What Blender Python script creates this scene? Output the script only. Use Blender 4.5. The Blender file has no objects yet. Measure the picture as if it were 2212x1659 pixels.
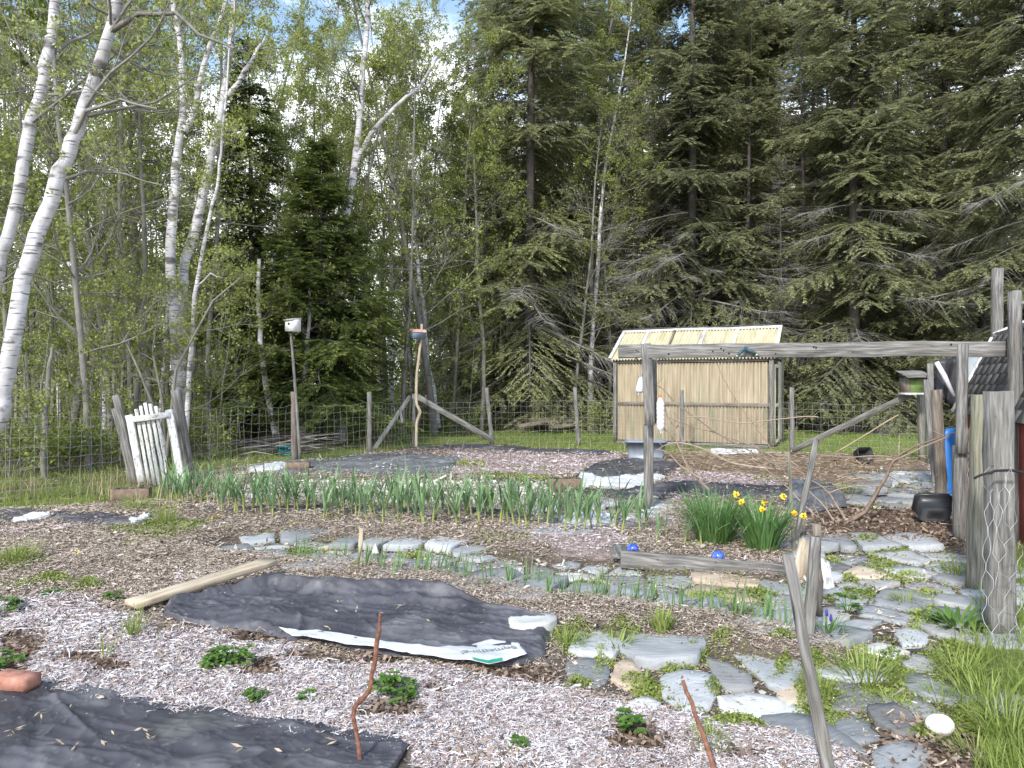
import bpy, math, random
import numpy as np
from mathutils import Vector, Matrix, noise as mnoise
R = math.radians
random.seed(7)
sc = bpy.context.scene
# ------------------------------------------------------------------ camera
F, CX, CY, H = 1598.5, 1106.0, 829.5, 1.6
cd = bpy.data.cameras.new('camera'); cam = bpy.data.objects.new('camera', cd)
sc.collection.objects.link(cam); sc.camera = cam
cam.location = (0, 0, H); cam.rotation_euler = (R(90), 0, 0)
cd.sensor_width = 36; cd.lens = 36 * F / 2212; cd.clip_end = 2000; cd.clip_start = 0.05
# ------------------------------------------------------------------ world
SUN_EL, SUN_DIR = 38, (-0.42, -0.907)
wd = bpy.data.worlds.new('World'); sc.world = wd; wd.use_nodes = True
nt = wd.node_tree; nt.nodes.clear()
def wn(t, **k):
    n = nt.nodes.new(t)
    for a, b in k.items(): setattr(n, a, b)
    return n
sky = wn('ShaderNodeTexSky'); sky.sky_type = 'NISHITA'; sky.sun_disc = False
sky.sun_elevation = R(SUN_EL); sky.sun_rotation = math.atan2(*SUN_DIR); sky.air_density = 1.3; sky.dust_density = 0.6
tc = wn('ShaderNodeTexCoord'); mp = wn('ShaderNodeMapping'); mp.inputs['Scale'].default_value = (1, 1, 2.2)
nz = wn('ShaderNodeTexNoise'); nz.inputs['Scale'].default_value = 3.4; nz.inputs['Detail'].default_value = 6; nz.inputs['Roughness'].default_value = .55
sp = wn('ShaderNodeSeparateXYZ'); mr = wn('ShaderNodeMapRange')
mr.inputs['From Min'].default_value = 0.16; mr.inputs['From Max'].default_value = 0.42; mr.inputs['To Min'].default_value = .52; mr.inputs['To Max'].default_value = -.05
ad = wn('ShaderNodeMath', operation='ADD'); cr = wn('ShaderNodeValToRGB')
cr.color_ramp.elements[0].position = .5; cr.color_ramp.elements[1].position = .66
mx = wn('ShaderNodeMix', data_type='RGBA'); mx.inputs['B'].default_value = (8.2, 8.4, 8.8, 1)
bg = wn('ShaderNodeBackground'); bg.inputs['Strength'].default_value = .15; wo = wn('ShaderNodeOutputWorld')
L = nt.links.new
L(tc.outputs['Generated'], mp.inputs['Vector']); L(mp.outputs[0], nz.inputs['Vector']); L(tc.outputs['Generated'], sp.inputs[0])
L(sp.outputs['Z'], mr.inputs['Value']); L(nz.outputs['Fac'], ad.inputs[0]); L(mr.outputs[0], ad.inputs[1]); L(ad.outputs[0], cr.inputs['Fac'])
L(cr.outputs['Color'], mx.inputs['Factor']); L(sky.outputs[0], mx.inputs['A']); L(mx.outputs['Result'], bg.inputs['Color']); L(bg.outputs[0], wo.inputs[0])
sl = bpy.data.lights.new('sun', 'SUN'); sun = bpy.data.objects.new('sun', sl); sc.collection.objects.link(sun)
sl.energy = 2.5; sl.angle = R(6); sl.color = (1, .96, .9)
ce = math.cos(R(SUN_EL)); sdir = Vector((SUN_DIR[0] * ce, SUN_DIR[1] * ce, math.sin(R(SUN_EL)))).normalized()
sun.rotation_euler = sdir.to_track_quat('Z', 'Y').to_euler()
sc.view_settings.view_transform = 'Standard'; sc.view_settings.look = 'None'; sc.view_settings.gamma = 1
sc.view_settings.exposure = 0.95
sc.cycles.max_bounces = 5; sc.cycles.diffuse_bounces = 4; sc.cycles.glossy_bounces = 2; sc.cycles.transmission_bounces = 3; sc.cycles.transparent_max_bounces = 4
sc.cycles.caustics_reflective = False; sc.cycles.caustics_refractive = False
# ------------------------------------------------------------------ helpers
def gp(px, py, z=0.0):
    D = (H - z) * F / (py - CY); return Vector(((px - CX) / F * D, D, z))
def wp(px, py, D): return Vector(((px - CX) / F * D, D, H - (py - CY) / F * D))
def px_of(p): return CX + p[0] / p[1] * F, CY - (p[2] - H) / p[1] * F
rs = np.random.RandomState
WL = {}
def link(o): sc.collection.objects.link(o)
def tag(o, label=None, cat=None, group=None, kind=None):
    if label: o['label'] = label
    if cat: o['category'] = cat
    if group: o['group'] = group
    if kind: o['kind'] = kind
    return o
def thing(name, label, cat, loc, group=None):
    o = bpy.data.objects.new(name, None); link(o); o.location = loc; o.empty_display_size = .1
    WL[o.name] = Vector(loc); return tag(o, label, cat, group)
class MB:
    def __init__(s): s.V = []; s.Q = []; s.T = []; s.G = []; s.C = []; s.n = 0
    def add(s, V, Q=None, T=None, G=None, c=0.5):
        V = np.asarray(V, float).reshape(-1, 3); s.V.append(V)
        if Q is not None and len(Q): s.Q.append(np.asarray(Q, int).reshape(-1, 4) + s.n)
        if T is not None and len(T): s.T.append(np.asarray(T, int).reshape(-1, 3) + s.n)
        s.G.append(V if G is None else np.asarray(G, float).reshape(-1, 3))
        s.C.append(np.full(len(V), c, float) if np.isscalar(c) else np.asarray(c, float)); s.n += len(V)
    def quads(s, Q4, c):
        n = len(Q4); s.add(Q4.reshape(-1, 3), np.arange(n * 4).reshape(-1, 4), c=np.repeat(c, 4) if not np.isscalar(c) else c)
    def build(s, name, mat, parent=None, loc=None, smooth=False):
        V = np.concatenate(s.V); base = np.zeros(3)
        if parent is not None: base = np.array(WL[parent.name])
        elif loc is not None: base = np.array(loc)
        me = bpy.data.meshes.new(name); me.vertices.add(len(V)); me.vertices.foreach_set('co', (V - base).astype('f').ravel())
        Q = np.concatenate(s.Q) if s.Q else np.zeros((0, 4), int); T = np.concatenate(s.T) if s.T else np.zeros((0, 3), int)
        lv = np.concatenate([Q.ravel(), T.ravel()]).astype('i'); me.loops.add(len(lv)); me.loops.foreach_set('vertex_index', lv)
        ls = np.concatenate([np.arange(len(Q)) * 4, len(Q) * 4 + np.arange(len(T)) * 3]).astype('i')
        me.polygons.add(len(ls)); me.polygons.foreach_set('loop_start', ls)
        if smooth: me.polygons.foreach_set('use_smooth', np.ones(len(ls), bool))
        a = me.attributes.new('gc', 'FLOAT_VECTOR', 'POINT'); a.data.foreach_set('vector', np.concatenate(s.G).astype('f').ravel())
        a = me.attributes.new('rnd', 'FLOAT', 'POINT'); a.data.foreach_set('value', np.concatenate(s.C).astype('f'))
        me.update(calc_edges=True)
        o = bpy.data.objects.new(name, me); link(o); me.materials.append(mat)
        if parent is not None:
            o.parent = parent; WL[o.name] = WL[parent.name]
        else:
            o.location = base; WL[o.name] = Vector(base)
        return o
def frame(t, up=None):
    t = t / (np.linalg.norm(t) + 1e-9); r = np.array(up if up is not None else (0, 0, 1.0), float)
    if abs(t @ r) > .98: r = np.array((0.0, 1, 0)) if up is None else np.array((1.0, 0, 0))
    u = np.cross(t, r); u /= np.linalg.norm(u); return u, np.cross(u, t)
def sweep(mb, path, sec, up=None, scale=None, cap=True, jit=0, c=0.5, rg=None, twist=0):
    """sweep 2D section (k,2) along path (n,3); scale (n,) factor"""
    P = np.asarray(path, float); n = len(P); S = np.asarray(sec, float); k = len(S)
    tn = np.gradient(P, axis=0) if n > 2 else np.array([P[1] - P[0]] * n)
    u0, v0 = frame(P[-1] - P[0], up); V = np.zeros((n, k, 3)); G = np.zeros((n, k, 3)); t = 0
    for i in range(n):
        tt = tn[i] / (np.linalg.norm(tn[i]) + 1e-9); u = u0 - tt * (u0 @ tt); u /= np.linalg.norm(u) + 1e-9; v = np.cross(u, tt)
        f = 1 if scale is None else scale[i]
        if i: t += np.linalg.norm(P[i] - P[i - 1])
        ca, sa = math.cos(twist * i / n), math.sin(twist * i / n); x = (S[:, 0] * ca - S[:, 1] * sa) * f; y = (S[:, 0] * sa + S[:, 1] * ca) * f
        V[i] = P[i] + x[:, None] * u + y[:, None] * v; G[i, :, 0] = x; G[i, :, 1] = y; G[i, :, 2] = t
    if jit and rg is not None: V += rg.normal(0, jit, V.shape)
    G += (P[0][0] * 3.1 + 7.7 * P[0][1])
    i = np.arange(n - 1)[:, None] * k; j = np.arange(k)[None]; j2 = (j + 1) % k
    Q = np.stack([i + j, i + j2, i + k + j2, i + k + j], -1).reshape(-1, 4)
    Vf = V.reshape(-1, 3); Gf = G.reshape(-1, 3); T = []
    if cap:
        Vf = np.vstack([Vf, V[0].mean(0), V[-1].mean(0)]); Gf = np.vstack([Gf, G[0].mean(0), G[-1].mean(0)]); a, b = n * k, n * k + 1
        for q in range(k): T += [(a, (q + 1) % k, q), (b, (n - 1) * k + q, (n - 1) * k + (q + 1) % k)]
    mb.add(Vf, Q, T, Gf, c)
def ring(k, r=1.0, ry=None, rg=None, j=0):
    a = np.arange(k) / k * 2 * np.pi; s = np.stack([np.cos(a) * r, np.sin(a) * (ry or r)], -1)
    return s * (1 + (rg.normal(0, j, (k, 1)) if rg is not None else 0))
def tube(mb, pts, rad, k=5, c=.5, cap=False):
    sweep(mb, pts, ring(k), scale=rad if not np.isscalar(rad) else [rad] * len(pts), cap=cap, c=c)
def rect(w, h, b=None):
    b = min(w, h) * .12 if b is None else b; x, y = w / 2, h / 2
    return np.array([(x - b, -y), (x, -y + b), (x, y - b), (x - b, y), (-x + b, y), (-x, y - b), (-x, -y + b), (-x + b, -y)])
def lerp(a, b, t): return np.asarray(a, float) * (1 - t) + np.asarray(b, float) * t
def beam(mb, a, b, w, h, up=None, n=6, jit=.0015, rg=None, bow=0, c=.5):
    rg = rg or rs(int(abs(a[0] * 977 + b[2] * 131 + b[1] * 7) * 10) % 9999)
    L_ = np.linalg.norm(np.subtract(b, a)); P = [lerp(a, b, i / n) + rg.normal(0, .0012, 3) * L_ for i in range(n + 1)]
    sweep(mb, P, rect(w, h), up=up, jit=jit, rg=rg, c=c)
def roundpost(mb, a, b, r0, r1, rg=None, k=12, n=7, c=.5):
    rg = rg or rs(int(abs(a[0] * 977 + b[2] * 131) * 10) % 9999)
    L_ = np.linalg.norm(np.subtract(b, a)); P = [lerp(a, b, i / n) + rg.normal(0, .003, 3) * L_ for i in range(n + 1)]
    sweep(mb, P, ring(k, 1, rg=rg, j=.05), scale=np.linspace(r0, r1, n + 1), jit=.001, rg=rg, c=c)
def box(mb, x0, x1, y0, y1, z0, z1, M=None, c=.5):
    V = np.array([(x, y, z) for z in (z0, z1) for y in (y0, y1) for x in (x0, x1)], float)
    G = V.copy()
    if M is not None: V = np.array([tuple(M @ Vector(v)) for v in V])
    mb.add(V, [(0, 2, 3, 1), (4, 5, 7, 6), (0, 1, 5, 4), (2, 6, 7, 3), (0, 4, 6, 2), (1, 3, 7, 5)], G=G, c=c)
def lathe(mb, prof, loc, k=20, M=None, c=.5):
    a = np.arange(k) / k * 2 * np.pi; pr = np.array(prof, float)
    V = np.zeros((len(pr), k, 3)); V[..., 0] = pr[:, :1] * np.cos(a); V[..., 1] = pr[:, :1] * np.sin(a); V[..., 2] = pr[:, 1:2]
    V = V.reshape(-1, 3)
    if M is not None: V = np.array([tuple(M @ Vector(v)) for v in V])
    V = V + np.array(loc); i = np.arange(len(pr) - 1)[:, None] * k; j = np.arange(k)[None]; j2 = (j + 1) % k
    mb.add(V, np.stack([i + j, i + j2, i + k + j2, i + k + j], -1).reshape(-1, 4), c=c)
def rotM(yaw=0, pitch=0, roll=0, loc=(0, 0, 0)): return Matrix.Translation(loc) @ Matrix.Rotation(yaw, 4, 'Z') @ Matrix.Rotation(pitch, 4, 'X') @ Matrix.Rotation(roll, 4, 'Y')
def leafq(P, size, rg, asp=.6, flat=0.0, dirs=None):
    """diamond quads at points P, returns (n,4,3)"""
    n = len(P); d = rg.normal(0, 1, (n, 3)) if dirs is None else dirs + rg.normal(0, .25, (n, 3)); d[:, 2] *= (1 - flat)
    d /= np.linalg.norm(d, axis=1)[:, None] + 1e-9; e = rg.normal(0, 1, (n, 3)); e[:, 2] *= (1 - flat)
    e -= d * (e * d).sum(1)[:, None]; e /= np.linalg.norm(e, axis=1)[:, None] + 1e-9
    s = size * rg.uniform(.6, 1.3, n) if np.isscalar(size) else size; s = s[:, None]
    return np.stack([P, P + d * s * .5 + e * s * asp * .5, P + d * s, P + d * s * .5 - e * s * asp * .5], 1)
# ------------------------------------------------------------------ materials
MAT = {}
def mat(name, stops, scale=5, stretch=(1, 1, 1), src='gc', rough=.85, bump=.3, bscale=None, detail=5, mode='noise', rnd=0.0, objr=0.0, extra=None, spec=.3, metal=0, transl=0, trans_col=None, bdist=.01, dist=0):
    """colour ramp over noise (+ rnd attribute) ; optional extra = (scale, stretch, lo, hi, colour, amount) overlays"""
    m = bpy.data.materials.new(name); m.use_nodes = True; t = m.node_tree; N = t.nodes; N.clear(); K = t.links.new
    out = N.new('ShaderNodeOutputMaterial'); b = N.new('ShaderNodeBsdfPrincipled'); K(b.outputs[0], out.inputs[0])
    b.inputs['Roughness'].default_value = rough; b.inputs['Specular IOR Level'].default_value = spec; b.inputs['Metallic'].default_value = metal
    if src == 'obj': co = N.new('ShaderNodeTexCoord').outputs['Object']
    else:
        a = N.new('ShaderNodeAttribute'); a.attribute_name = 'gc'; co = a.outputs['Vector']
    def tex(sc_, st, det=detail, di=0):
        mp_ = N.new('ShaderNodeMapping'); mp_.inputs['Scale'].default_value = st; K(co, mp_.inputs['Vector'])
        nn = N.new('ShaderNodeTexNoise'); nn.inputs['Scale'].default_value = sc_; nn.inputs['Detail'].default_value = det; nn.inputs['Distortion'].default_value = di; K(mp_.outputs[0], nn.inputs['Vector']); return nn.outputs['Fac']
    f = tex(scale, stretch, di=dist)
    if rnd:
        ra = N.new('ShaderNodeAttribute'); ra.attribute_name = 'rnd'
        mm = N.new('ShaderNodeMix'); mm.inputs['Factor'].default_value = rnd; K(f, mm.inputs['A']); K(ra.outputs['Fac'], mm.inputs['B']); f0 = mm.outputs['Result']
    else: f0 = f
    if objr:
        oi = N.new('ShaderNodeObjectInfo'); q1 = N.new('ShaderNodeMath'); q1.operation = 'MULTIPLY_ADD'; q1.inputs[1].default_value = objr; q1.inputs[2].default_value = -objr / 2; K(oi.outputs['Random'], q1.inputs[0])
        q2 = N.new('ShaderNodeMath'); q2.operation = 'ADD'; K(f0, q2.inputs[0]); K(q1.outputs[0], q2.inputs[1]); f0 = q2.outputs[0]
    r = N.new('ShaderNodeValToRGB'); e = r.color_ramp.elements
    while len(e) < len(stops): e.new(.5)
    for i, (p, c) in enumerate(stops): e[i].position = p; e[i].color = (*c, 1)
    K(f0, r.inputs['Fac']); col = r.outputs['Color']
    for ex in (extra or []):
        es, est, lo, hi, ec, am = ex; g = tex(es, est); q = N.new('ShaderNodeMapRange'); q.inputs['From Min'].default_value = lo; q.inputs['From Max'].default_value = hi; q.inputs['To Max'].default_value = am; K(g, q.inputs['Value'])
        x = N.new('ShaderNodeMix'); x.data_type = 'RGBA'; K(q.outputs[0], x.inputs['Factor']); K(col, x.inputs['A']); x.inputs['B'].default_value = (*ec, 1); col = x.outputs['Result']
    K(col, b.inputs['Base Color'])
    if bump:
        bn = N.new('ShaderNodeBump'); bn.inputs['Strength'].default_value = bump; bn.inputs['Distance'].default_value = bdist
        K(tex(bscale, stretch) if bscale else f, bn.inputs['Height']); K(bn.outputs[0], b.inputs['Normal'])
    if transl:
        tr = N.new('ShaderNodeBsdfTranslucent'); K(col, tr.inputs['Color']); ms = N.new('ShaderNodeMixShader'); ms.inputs[0].default_value = transl
        K(b.outputs[0], ms.inputs[1]); K(tr.outputs[0], ms.inputs[2]); K(ms.outputs[0], out.inputs[0])
    MAT[name] = m; return m
def flat(name, c, rough=.6, metal=0, spec=.4, alpha=None):
    return mat(name, [(0.3, tuple(x * .82 for x in c)), (.7, tuple(min(1, x * 1.12) for x in c))], scale=9, rough=rough, bump=.1, metal=metal, spec=spec)
GR = (9, 9, .7)
wood_grey = mat('weathered_grey_wood', [(.25, (.055, .052, .048)), (.42, (.14, .134, .125)), (.6, (.24, .232, .218)), (.8, (.38, .368, .35))], 6, GR, bump=.6, bscale=8, bdist=.006, extra=[(20, (9, 9, .3), .57, .68, (.06, .055, .05), .65), (2.2, (1, 1, 1), .5, .75, (.16, .145, .11), .45), (30, (1, 1, 1), .69, .73, (.03, .025, .02), .8)])
wood_green = mat('weathered_green_grey_wood', [(.25, (.07, .066, .052)), (.5, (.19, .182, .148)), (.75, (.32, .31, .27))], 6, GR, bump=.6, bscale=8, bdist=.006, extra=[(14, (9, 9, .35), .6, .68, (.05, .045, .03), .7), (3, (1, 1, .6), .5, .72, (.2, .21, .09), .55)])
wood_brown = mat('brown_post_wood', [(.3, (.10, .08, .062)), (.55, (.20, .17, .14)), (.8, (.32, .29, .25))], 6, GR, bump=.5, bscale=8, bdist=.005, extra=[(2.2, (1, 1, 1), .5, .7, (.28, .24, .2), .5)])
wood_new = mat('pale_new_board_wood', [(.3, (.30, .235, .155)), (.5, (.48, .40, .29)), (.72, (.60, .51, .385))], 5, (7, 7, .8), bump=.3, bscale=9, bdist=.003, extra=[(40, (1, 1, 1), .68, .72, (.12, .08, .04), .8), (3, (5, 5, .6), .55, .75, (.30, .25, .19), .6)])
paint_white = mat('flaking_white_paint', [(.3, (.40, .40, .39)), (.5, (.62, .62, .61)), (.7, (.74, .74, .73))], 7, (3, 3, 1), bump=.4, bdist=.003, extra=[(10, (4, 4, 1.3), .56, .64, (.26, .25, .23), .8), (28, (1, 1, .6), .64, .68, (.2, .19, .17), .8)])
bark_birch = mat('white_birch_bark', [(.25, (.30, .28, .27)), (.42, (.46, .445, .445)), (.65, (.66, .65, .67))], 4, (1, 1, 1.2), src='obj', bump=.3, bscale=10, bdist=.01, extra=[(2.6, (1.6, 1.6, 15), .56, .64, (.06, .055, .05), .85), (1.7, (1.3, 1.3, 2.6), .57, .64, (.07, .06, .055), .85), (9, (1.2, 1.2, 9), .55, .7, (.45, .40, .36), .6)])
bark_grey = mat('grey_forest_bark', [(.3, (.12, .11, .095)), (.55, (.22, .21, .185)), (.8, (.38, .37, .34))], 5, (2, 2, .8), src='obj', bump=.5, bscale=12, bdist=.02, rnd=.5, extra=[(2, (1, 1, .6), .5, .7, (.15, .17, .10), .5)])
bark_dark = mat('dark_conifer_bark', [(.3, (.06, .05, .044)), (.55, (.13, .118, .105)), (.85, (.38, .365, .34))], 5, (2, 2, .8), src='obj', bump=.6, bscale=14, bdist=.02, rnd=.7)
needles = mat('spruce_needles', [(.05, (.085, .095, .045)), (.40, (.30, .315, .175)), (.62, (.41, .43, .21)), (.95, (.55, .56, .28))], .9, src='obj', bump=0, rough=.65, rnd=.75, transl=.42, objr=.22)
needles_fir = mat('fir_needles', [(.05, (.04, .06, .018)), (.42, (.13, .17, .045)), (.7, (.25, .30, .08)), (1, (.42, .46, .14))], .9, src='obj', bump=0, rough=.6, rnd=.75, transl=.35)
leaf_spring = mat('spring_leaf_green', [(.05, (.15, .18, .045)), (.5, (.37, .42, .11)), (.95, (.60, .63, .25))], 1, src='obj', bump=0, rough=.6, rnd=.8, transl=.5, objr=.3)
leaf_dark = mat('understory_leaf', [(.05, (.08, .10, .025)), (.5, (.22, .27, .065)), (.95, (.42, .47, .13))], 1, src='obj', bump=0, rough=.6, rnd=.8, transl=.4, objr=.3)
grass_m = mat('grass_blades', [(.05, (.13, .18, .04)), (.5, (.25, .33, .075)), (.8, (.39, .43, .15)), (1, (.56, .50, .30))], 2, src='obj', bump=0, rough=.6, rnd=.8, transl=.35)
straw_m = mat('dry_straw', [(.05, (.16, .11, .07)), (.5, (.38, .29, .19)), (.95, (.66, .56, .42))], 2, src='obj', bump=0, rough=.8, rnd=.8, transl=.2)
# ------------------------------------------------------------------ ground zones (rasterised map of the garden)
GX0, GX1, GY0, GY1, GS = -13.0, 13.0, 2.2, 27.0, .05
nx, ny = int((GX1 - GX0) / GS), int((GY1 - GY0) / GS)
zx, zy = np.meshgrid(GX0 + (np.arange(nx) + .5) * GS, GY0 + (np.arange(ny) + .5) * GS)
zone = np.zeros((ny, nx), int)
def inpoly(X, Y, poly):
    r = np.zeros(X.shape, bool); n = len(poly)
    for i in range(n):
        x1, y1 = poly[i]; x2, y2 = poly[(i + 1) % n]
        if y1 == y2: continue
        c = ((y1 > Y) != (y2 > Y)) & (X < (x2 - x1) * (Y - y1) / (y2 - y1) + x1); r ^= c
    return r
def G2(poly): return [tuple(gp(*p)[:2]) for p in poly]
def paint(k, poly, only=None):
    m = inpoly(zx + wob[0], zy + wob[1], G2(poly))
    if only is not None: m &= (zone == only)
    zone[m] = k
def vnoise(X, Y, s, seed=0, oct=3):
    """value noise, vectorised"""
    out = np.zeros(np.shape(X)); amp = 1; tot = 0
    for o in range(oct):
        tb = rs(seed + o).rand(64, 64); x = X * s; y = Y * s; xi = np.floor(x).astype(int); yi = np.floor(y).astype(int); fx = x - xi; fy = y - yi
        fx = fx * fx * (3 - 2 * fx); fy = fy * fy * (3 - 2 * fy)
        a = tb[yi % 64, xi % 64]; b = tb[yi % 64, (xi + 1) % 64]; c = tb[(yi + 1) % 64, xi % 64]; d = tb[(yi + 1) % 64, (xi + 1) % 64]
        out += amp * ((a * (1 - fx) + b * fx) * (1 - fy) + (c * (1 - fx) + d * fx) * fy); tot += amp; amp *= .5; s *= 2.1
    return out / tot
wob = (vnoise(zx, zy, 2.2, 11) * .3 - .15, vnoise(zx, zy, 2.2, 21) * .3 - .15)
# 0 rough grass, 1 white shred, 2 brown mulch, 3 path, 4 bare, 5 wood chips, 6 lawn, 7 pink/white mix, 8 straw litter, 9 forest floor, 10 beige grit
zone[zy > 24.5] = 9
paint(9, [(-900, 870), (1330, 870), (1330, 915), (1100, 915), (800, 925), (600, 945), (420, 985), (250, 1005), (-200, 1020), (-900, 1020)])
paint(6, [(560, 985), (700, 950), (900, 932), (1080, 922), (1360, 912), (1500, 908), (2050, 908), (2060, 1010), (1690, 1000), (1330, 975), (1090, 960), (900, 975), (760, 985), (640, 1003)])
paint(2, [(-300, 1120), (0, 1112), (240, 1095), (380, 1095), (430, 1030), (560, 1010), (700, 1000), (800, 985), (1000, 970), (1330, 985), (1700, 985), (2010, 998), (2080, 1130), (2090, 1200), (2080, 1350), (1950, 1659), (1900, 1900), (-500, 1900), (-500, 1200)])
paint(8, [(1400, 985), (2000, 998), (2020, 1050), (1900, 1075), (1720, 1045), (1440, 1020)])
paint(7, [(975, 982), (1200, 990), (1350, 985), (1330, 1008), (1240, 1030), (1120, 1045), (990, 1040), (940, 1015)])
paint(7, [(1440, 1035), (1560, 1030), (1680, 1050), (1700, 1070), (1450, 1062)])
paint(10, [(560, 1042), (900, 1045), (1180, 1048), (1200, 1090), (1100, 1105), (430, 1085)])
paint(7, [(1170, 1160), (1345, 1150), (1350, 1215), (1250, 1215), (1120, 1180)])
paint(5, [(1690, 1105), (1870, 1090), (2090, 1125), (2095, 1205), (1930, 1185), (1780, 1165)])
paint(3, [(450, 1178), (560, 1160), (700, 1172), (850, 1185), (1000, 1195), (1180, 1208), (1345, 1218), (1700, 1262), (1760, 1180), (2090, 1190), (2110, 1300), (2090, 1420), (2060, 1700), (1900, 1900), (1850, 1659), (1640, 1585), (1500, 1565), (1220, 1490), (1195, 1380), (1400, 1330), (1300, 1300), (1150, 1280), (900, 1240), (700, 1215), (480, 1205)])
paint(2, [(860, 1262), (1100, 1300), (1280, 1318), (1420, 1320), (1560, 1338), (1700, 1370), (1810, 1395), (1800, 1440), (1700, 1432), (1540, 1405), (1400, 1385), (1210, 1362), (900, 1400), (600, 1400)])
paint(3, [(1150, 1112), (1340, 1095), (1440, 1090), (1430, 1125), (1345, 1150), (1180, 1150)])
paint(3, [(1880, 1018), (2010, 1020), (2040, 1105), (1850, 1105)])
paint(1, [(-500, 1335), (0, 1330), (120, 1312), (270, 1345), (350, 1378), (550, 1400), (700, 1440), (950, 1470), (1180, 1482), (1300, 1535), (1500, 1562), (1640, 1592), (1800, 1645), (1880, 1750), (1900, 2100), (-900, 2100)])
for cx_, cy_, rx, ry in [(840, 1560, 90, 32), (560, 1465, 60, 22), (590, 1400, 120, 14), (1370, 1610, 70, 35), (180, 1450, 60, 18), (1150, 1470, 90, 16), (760, 1440, 190, 12), (30, 1440, 60, 60), (960, 1520, 25, 12), (230, 1470, 50, 14), (1580, 1640, 50, 16)]:
    paint(5, [(cx_ + rx * math.cos(a), cy_ + ry * math.sin(a)) for a in np.linspace(0, 6.2, 14)])
paint(6, [(2175, 1340), (2180, 1200), (2600, 1200), (2700, 2000), (2200, 2000), (2170, 1640), (2060, 1570), (2050, 1500), (2120, 1450)])
paint(5, [(1880, 1560), (1990, 1560), (2120, 1600), (2150, 1659), (2100, 1800), (1850, 1800), (1900, 1650)])
paint(4, [(-400, 1486), (75, 1488), (100, 1498), (230, 1520), (500, 1576), (640, 1600), (780, 1622), (880, 1652), (820, 1900), (-600, 2000)])
paint(4, [(380, 1345), (590, 1286), (900, 1316), (1060, 1356), (1170, 1376), (1160, 1432), (1050, 1456), (820, 1434), (560, 1384), (420, 1370)])
def blur(a, n):
    for _ in range(n):
        a = (a + np.roll(a, 1, 0) + np.roll(a, -1, 0) + np.roll(a, 1, 1) + np.roll(a, -1, 1)) / 5
    return a
hm = np.isin(zone, (2, 7, 8)) * .075 + np.isin(zone, (1,)) * .05 + (zone == 5) * .045 + (zone == 6) * .02 + (zone == 10) * .05 + (zone == 4) * .05
hm = blur(hm, 14) + (vnoise(zx, zy, 1.1, 5) - .5) * .05 + (vnoise(zx, zy, 5, 15) - .5) * .035 * np.isin(zone, (1, 2, 7, 5, 8))
def samp(a, x, y):
    i = np.clip((np.asarray(y) - GY0) / GS - .5, 0, ny - 1.001); j = np.clip((np.asarray(x) - GX0) / GS - .5, 0, nx - 1.001)
    i0 = i.astype(int); j0 = j.astype(int); fi = i - i0; fj = j - j0
    return (a[i0, j0] * (1 - fj) + a[i0, j0 + 1] * fj) * (1 - fi) + (a[i0 + 1, j0] * (1 - fj) + a[i0 + 1, j0 + 1] * fj) * fi
def gz(x, y): return samp(hm, np.asarray(x, float), np.asarray(y, float))
def gzs(x, y): return float(gz(np.array([x]), np.array([y]))[0])
def zn(x, y):
    i = np.clip(((y - GY0) / GS).astype(int), 0, ny - 1); j = np.clip(((x - GX0) / GS).astype(int), 0, nx - 1); z = zone[i, j].copy()
    z[(x < GX0) | (x > GX1) | (y < GY0) | (y > GY1)] = -1; z[(y > GY1)] = 9; return z
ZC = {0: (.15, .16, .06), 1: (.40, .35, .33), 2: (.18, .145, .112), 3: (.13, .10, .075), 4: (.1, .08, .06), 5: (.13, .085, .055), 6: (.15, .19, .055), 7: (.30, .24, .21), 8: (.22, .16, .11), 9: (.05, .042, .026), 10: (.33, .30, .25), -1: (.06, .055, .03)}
def ground():
    def axis(a, b, s, far, g=1.13):
        v = list(np.arange(a, b + 1e-6, s)); st = s; x = b
        while x < far: st *= g; x += st; v.append(x)
        st = s; x = a
        while x > -far: st *= g; x -= st; v.insert(0, x)
        return np.array(v)
    xs = axis(-11, 11, .06, 400); ys = axis(2.4, 24, .06, 400); ys = ys[ys > -60]
    X, Y = np.meshgrid(xs, ys); Z = gz(X.ravel(), Y.ravel()).reshape(X.shape); far = np.clip((np.hypot(X, Y) - 27) / 60, 0, 1); Z += (vnoise(X, Y, .05, 3) - .4) * 3 * far
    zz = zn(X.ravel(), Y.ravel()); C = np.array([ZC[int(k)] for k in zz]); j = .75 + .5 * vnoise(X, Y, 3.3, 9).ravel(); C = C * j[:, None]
    a, b = len(ys), len(xs); V = np.stack([X.ravel(), Y.ravel(), Z.ravel()], 1); i = (np.arange(a - 1)[:, None] * b + np.arange(b - 1)[None])
    mb = MB(); mb.add(V, np.stack([i, i + 1, i + b + 1, i + b], -1).reshape(-1, 4))
    m = mat('soil_and_turf', [(.3, (.7, .7, .7)), (.7, (1.3, 1.3, 1.3))], 22, bump=.9, bscale=45, bdist=.03, rough=.95)
    t = m.node_tree; at = t.nodes.new('ShaderNodeAttribute'); at.attribute_name = 'zc'; r = [n for n in t.nodes if n.type == 'VALTORGB'][0]; pb = [n for n in t.nodes if n.type == 'BSDF_PRINCIPLED'][0]
    mu = t.nodes.new('ShaderNodeMix'); mu.data_type = 'RGBA'; mu.blend_type = 'MULTIPLY'; mu.inputs['Factor'].default_value = 1
    t.links.new(at.outputs['Color'], mu.inputs['A']); t.links.new(r.outputs['Color'], mu.inputs['B']); t.links.new(mu.outputs['Result'], pb.inputs['Base Color'])
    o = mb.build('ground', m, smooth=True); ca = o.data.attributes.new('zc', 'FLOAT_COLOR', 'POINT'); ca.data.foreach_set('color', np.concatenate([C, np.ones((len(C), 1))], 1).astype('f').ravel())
    tag(o, kind='structure')
ground()
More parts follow.
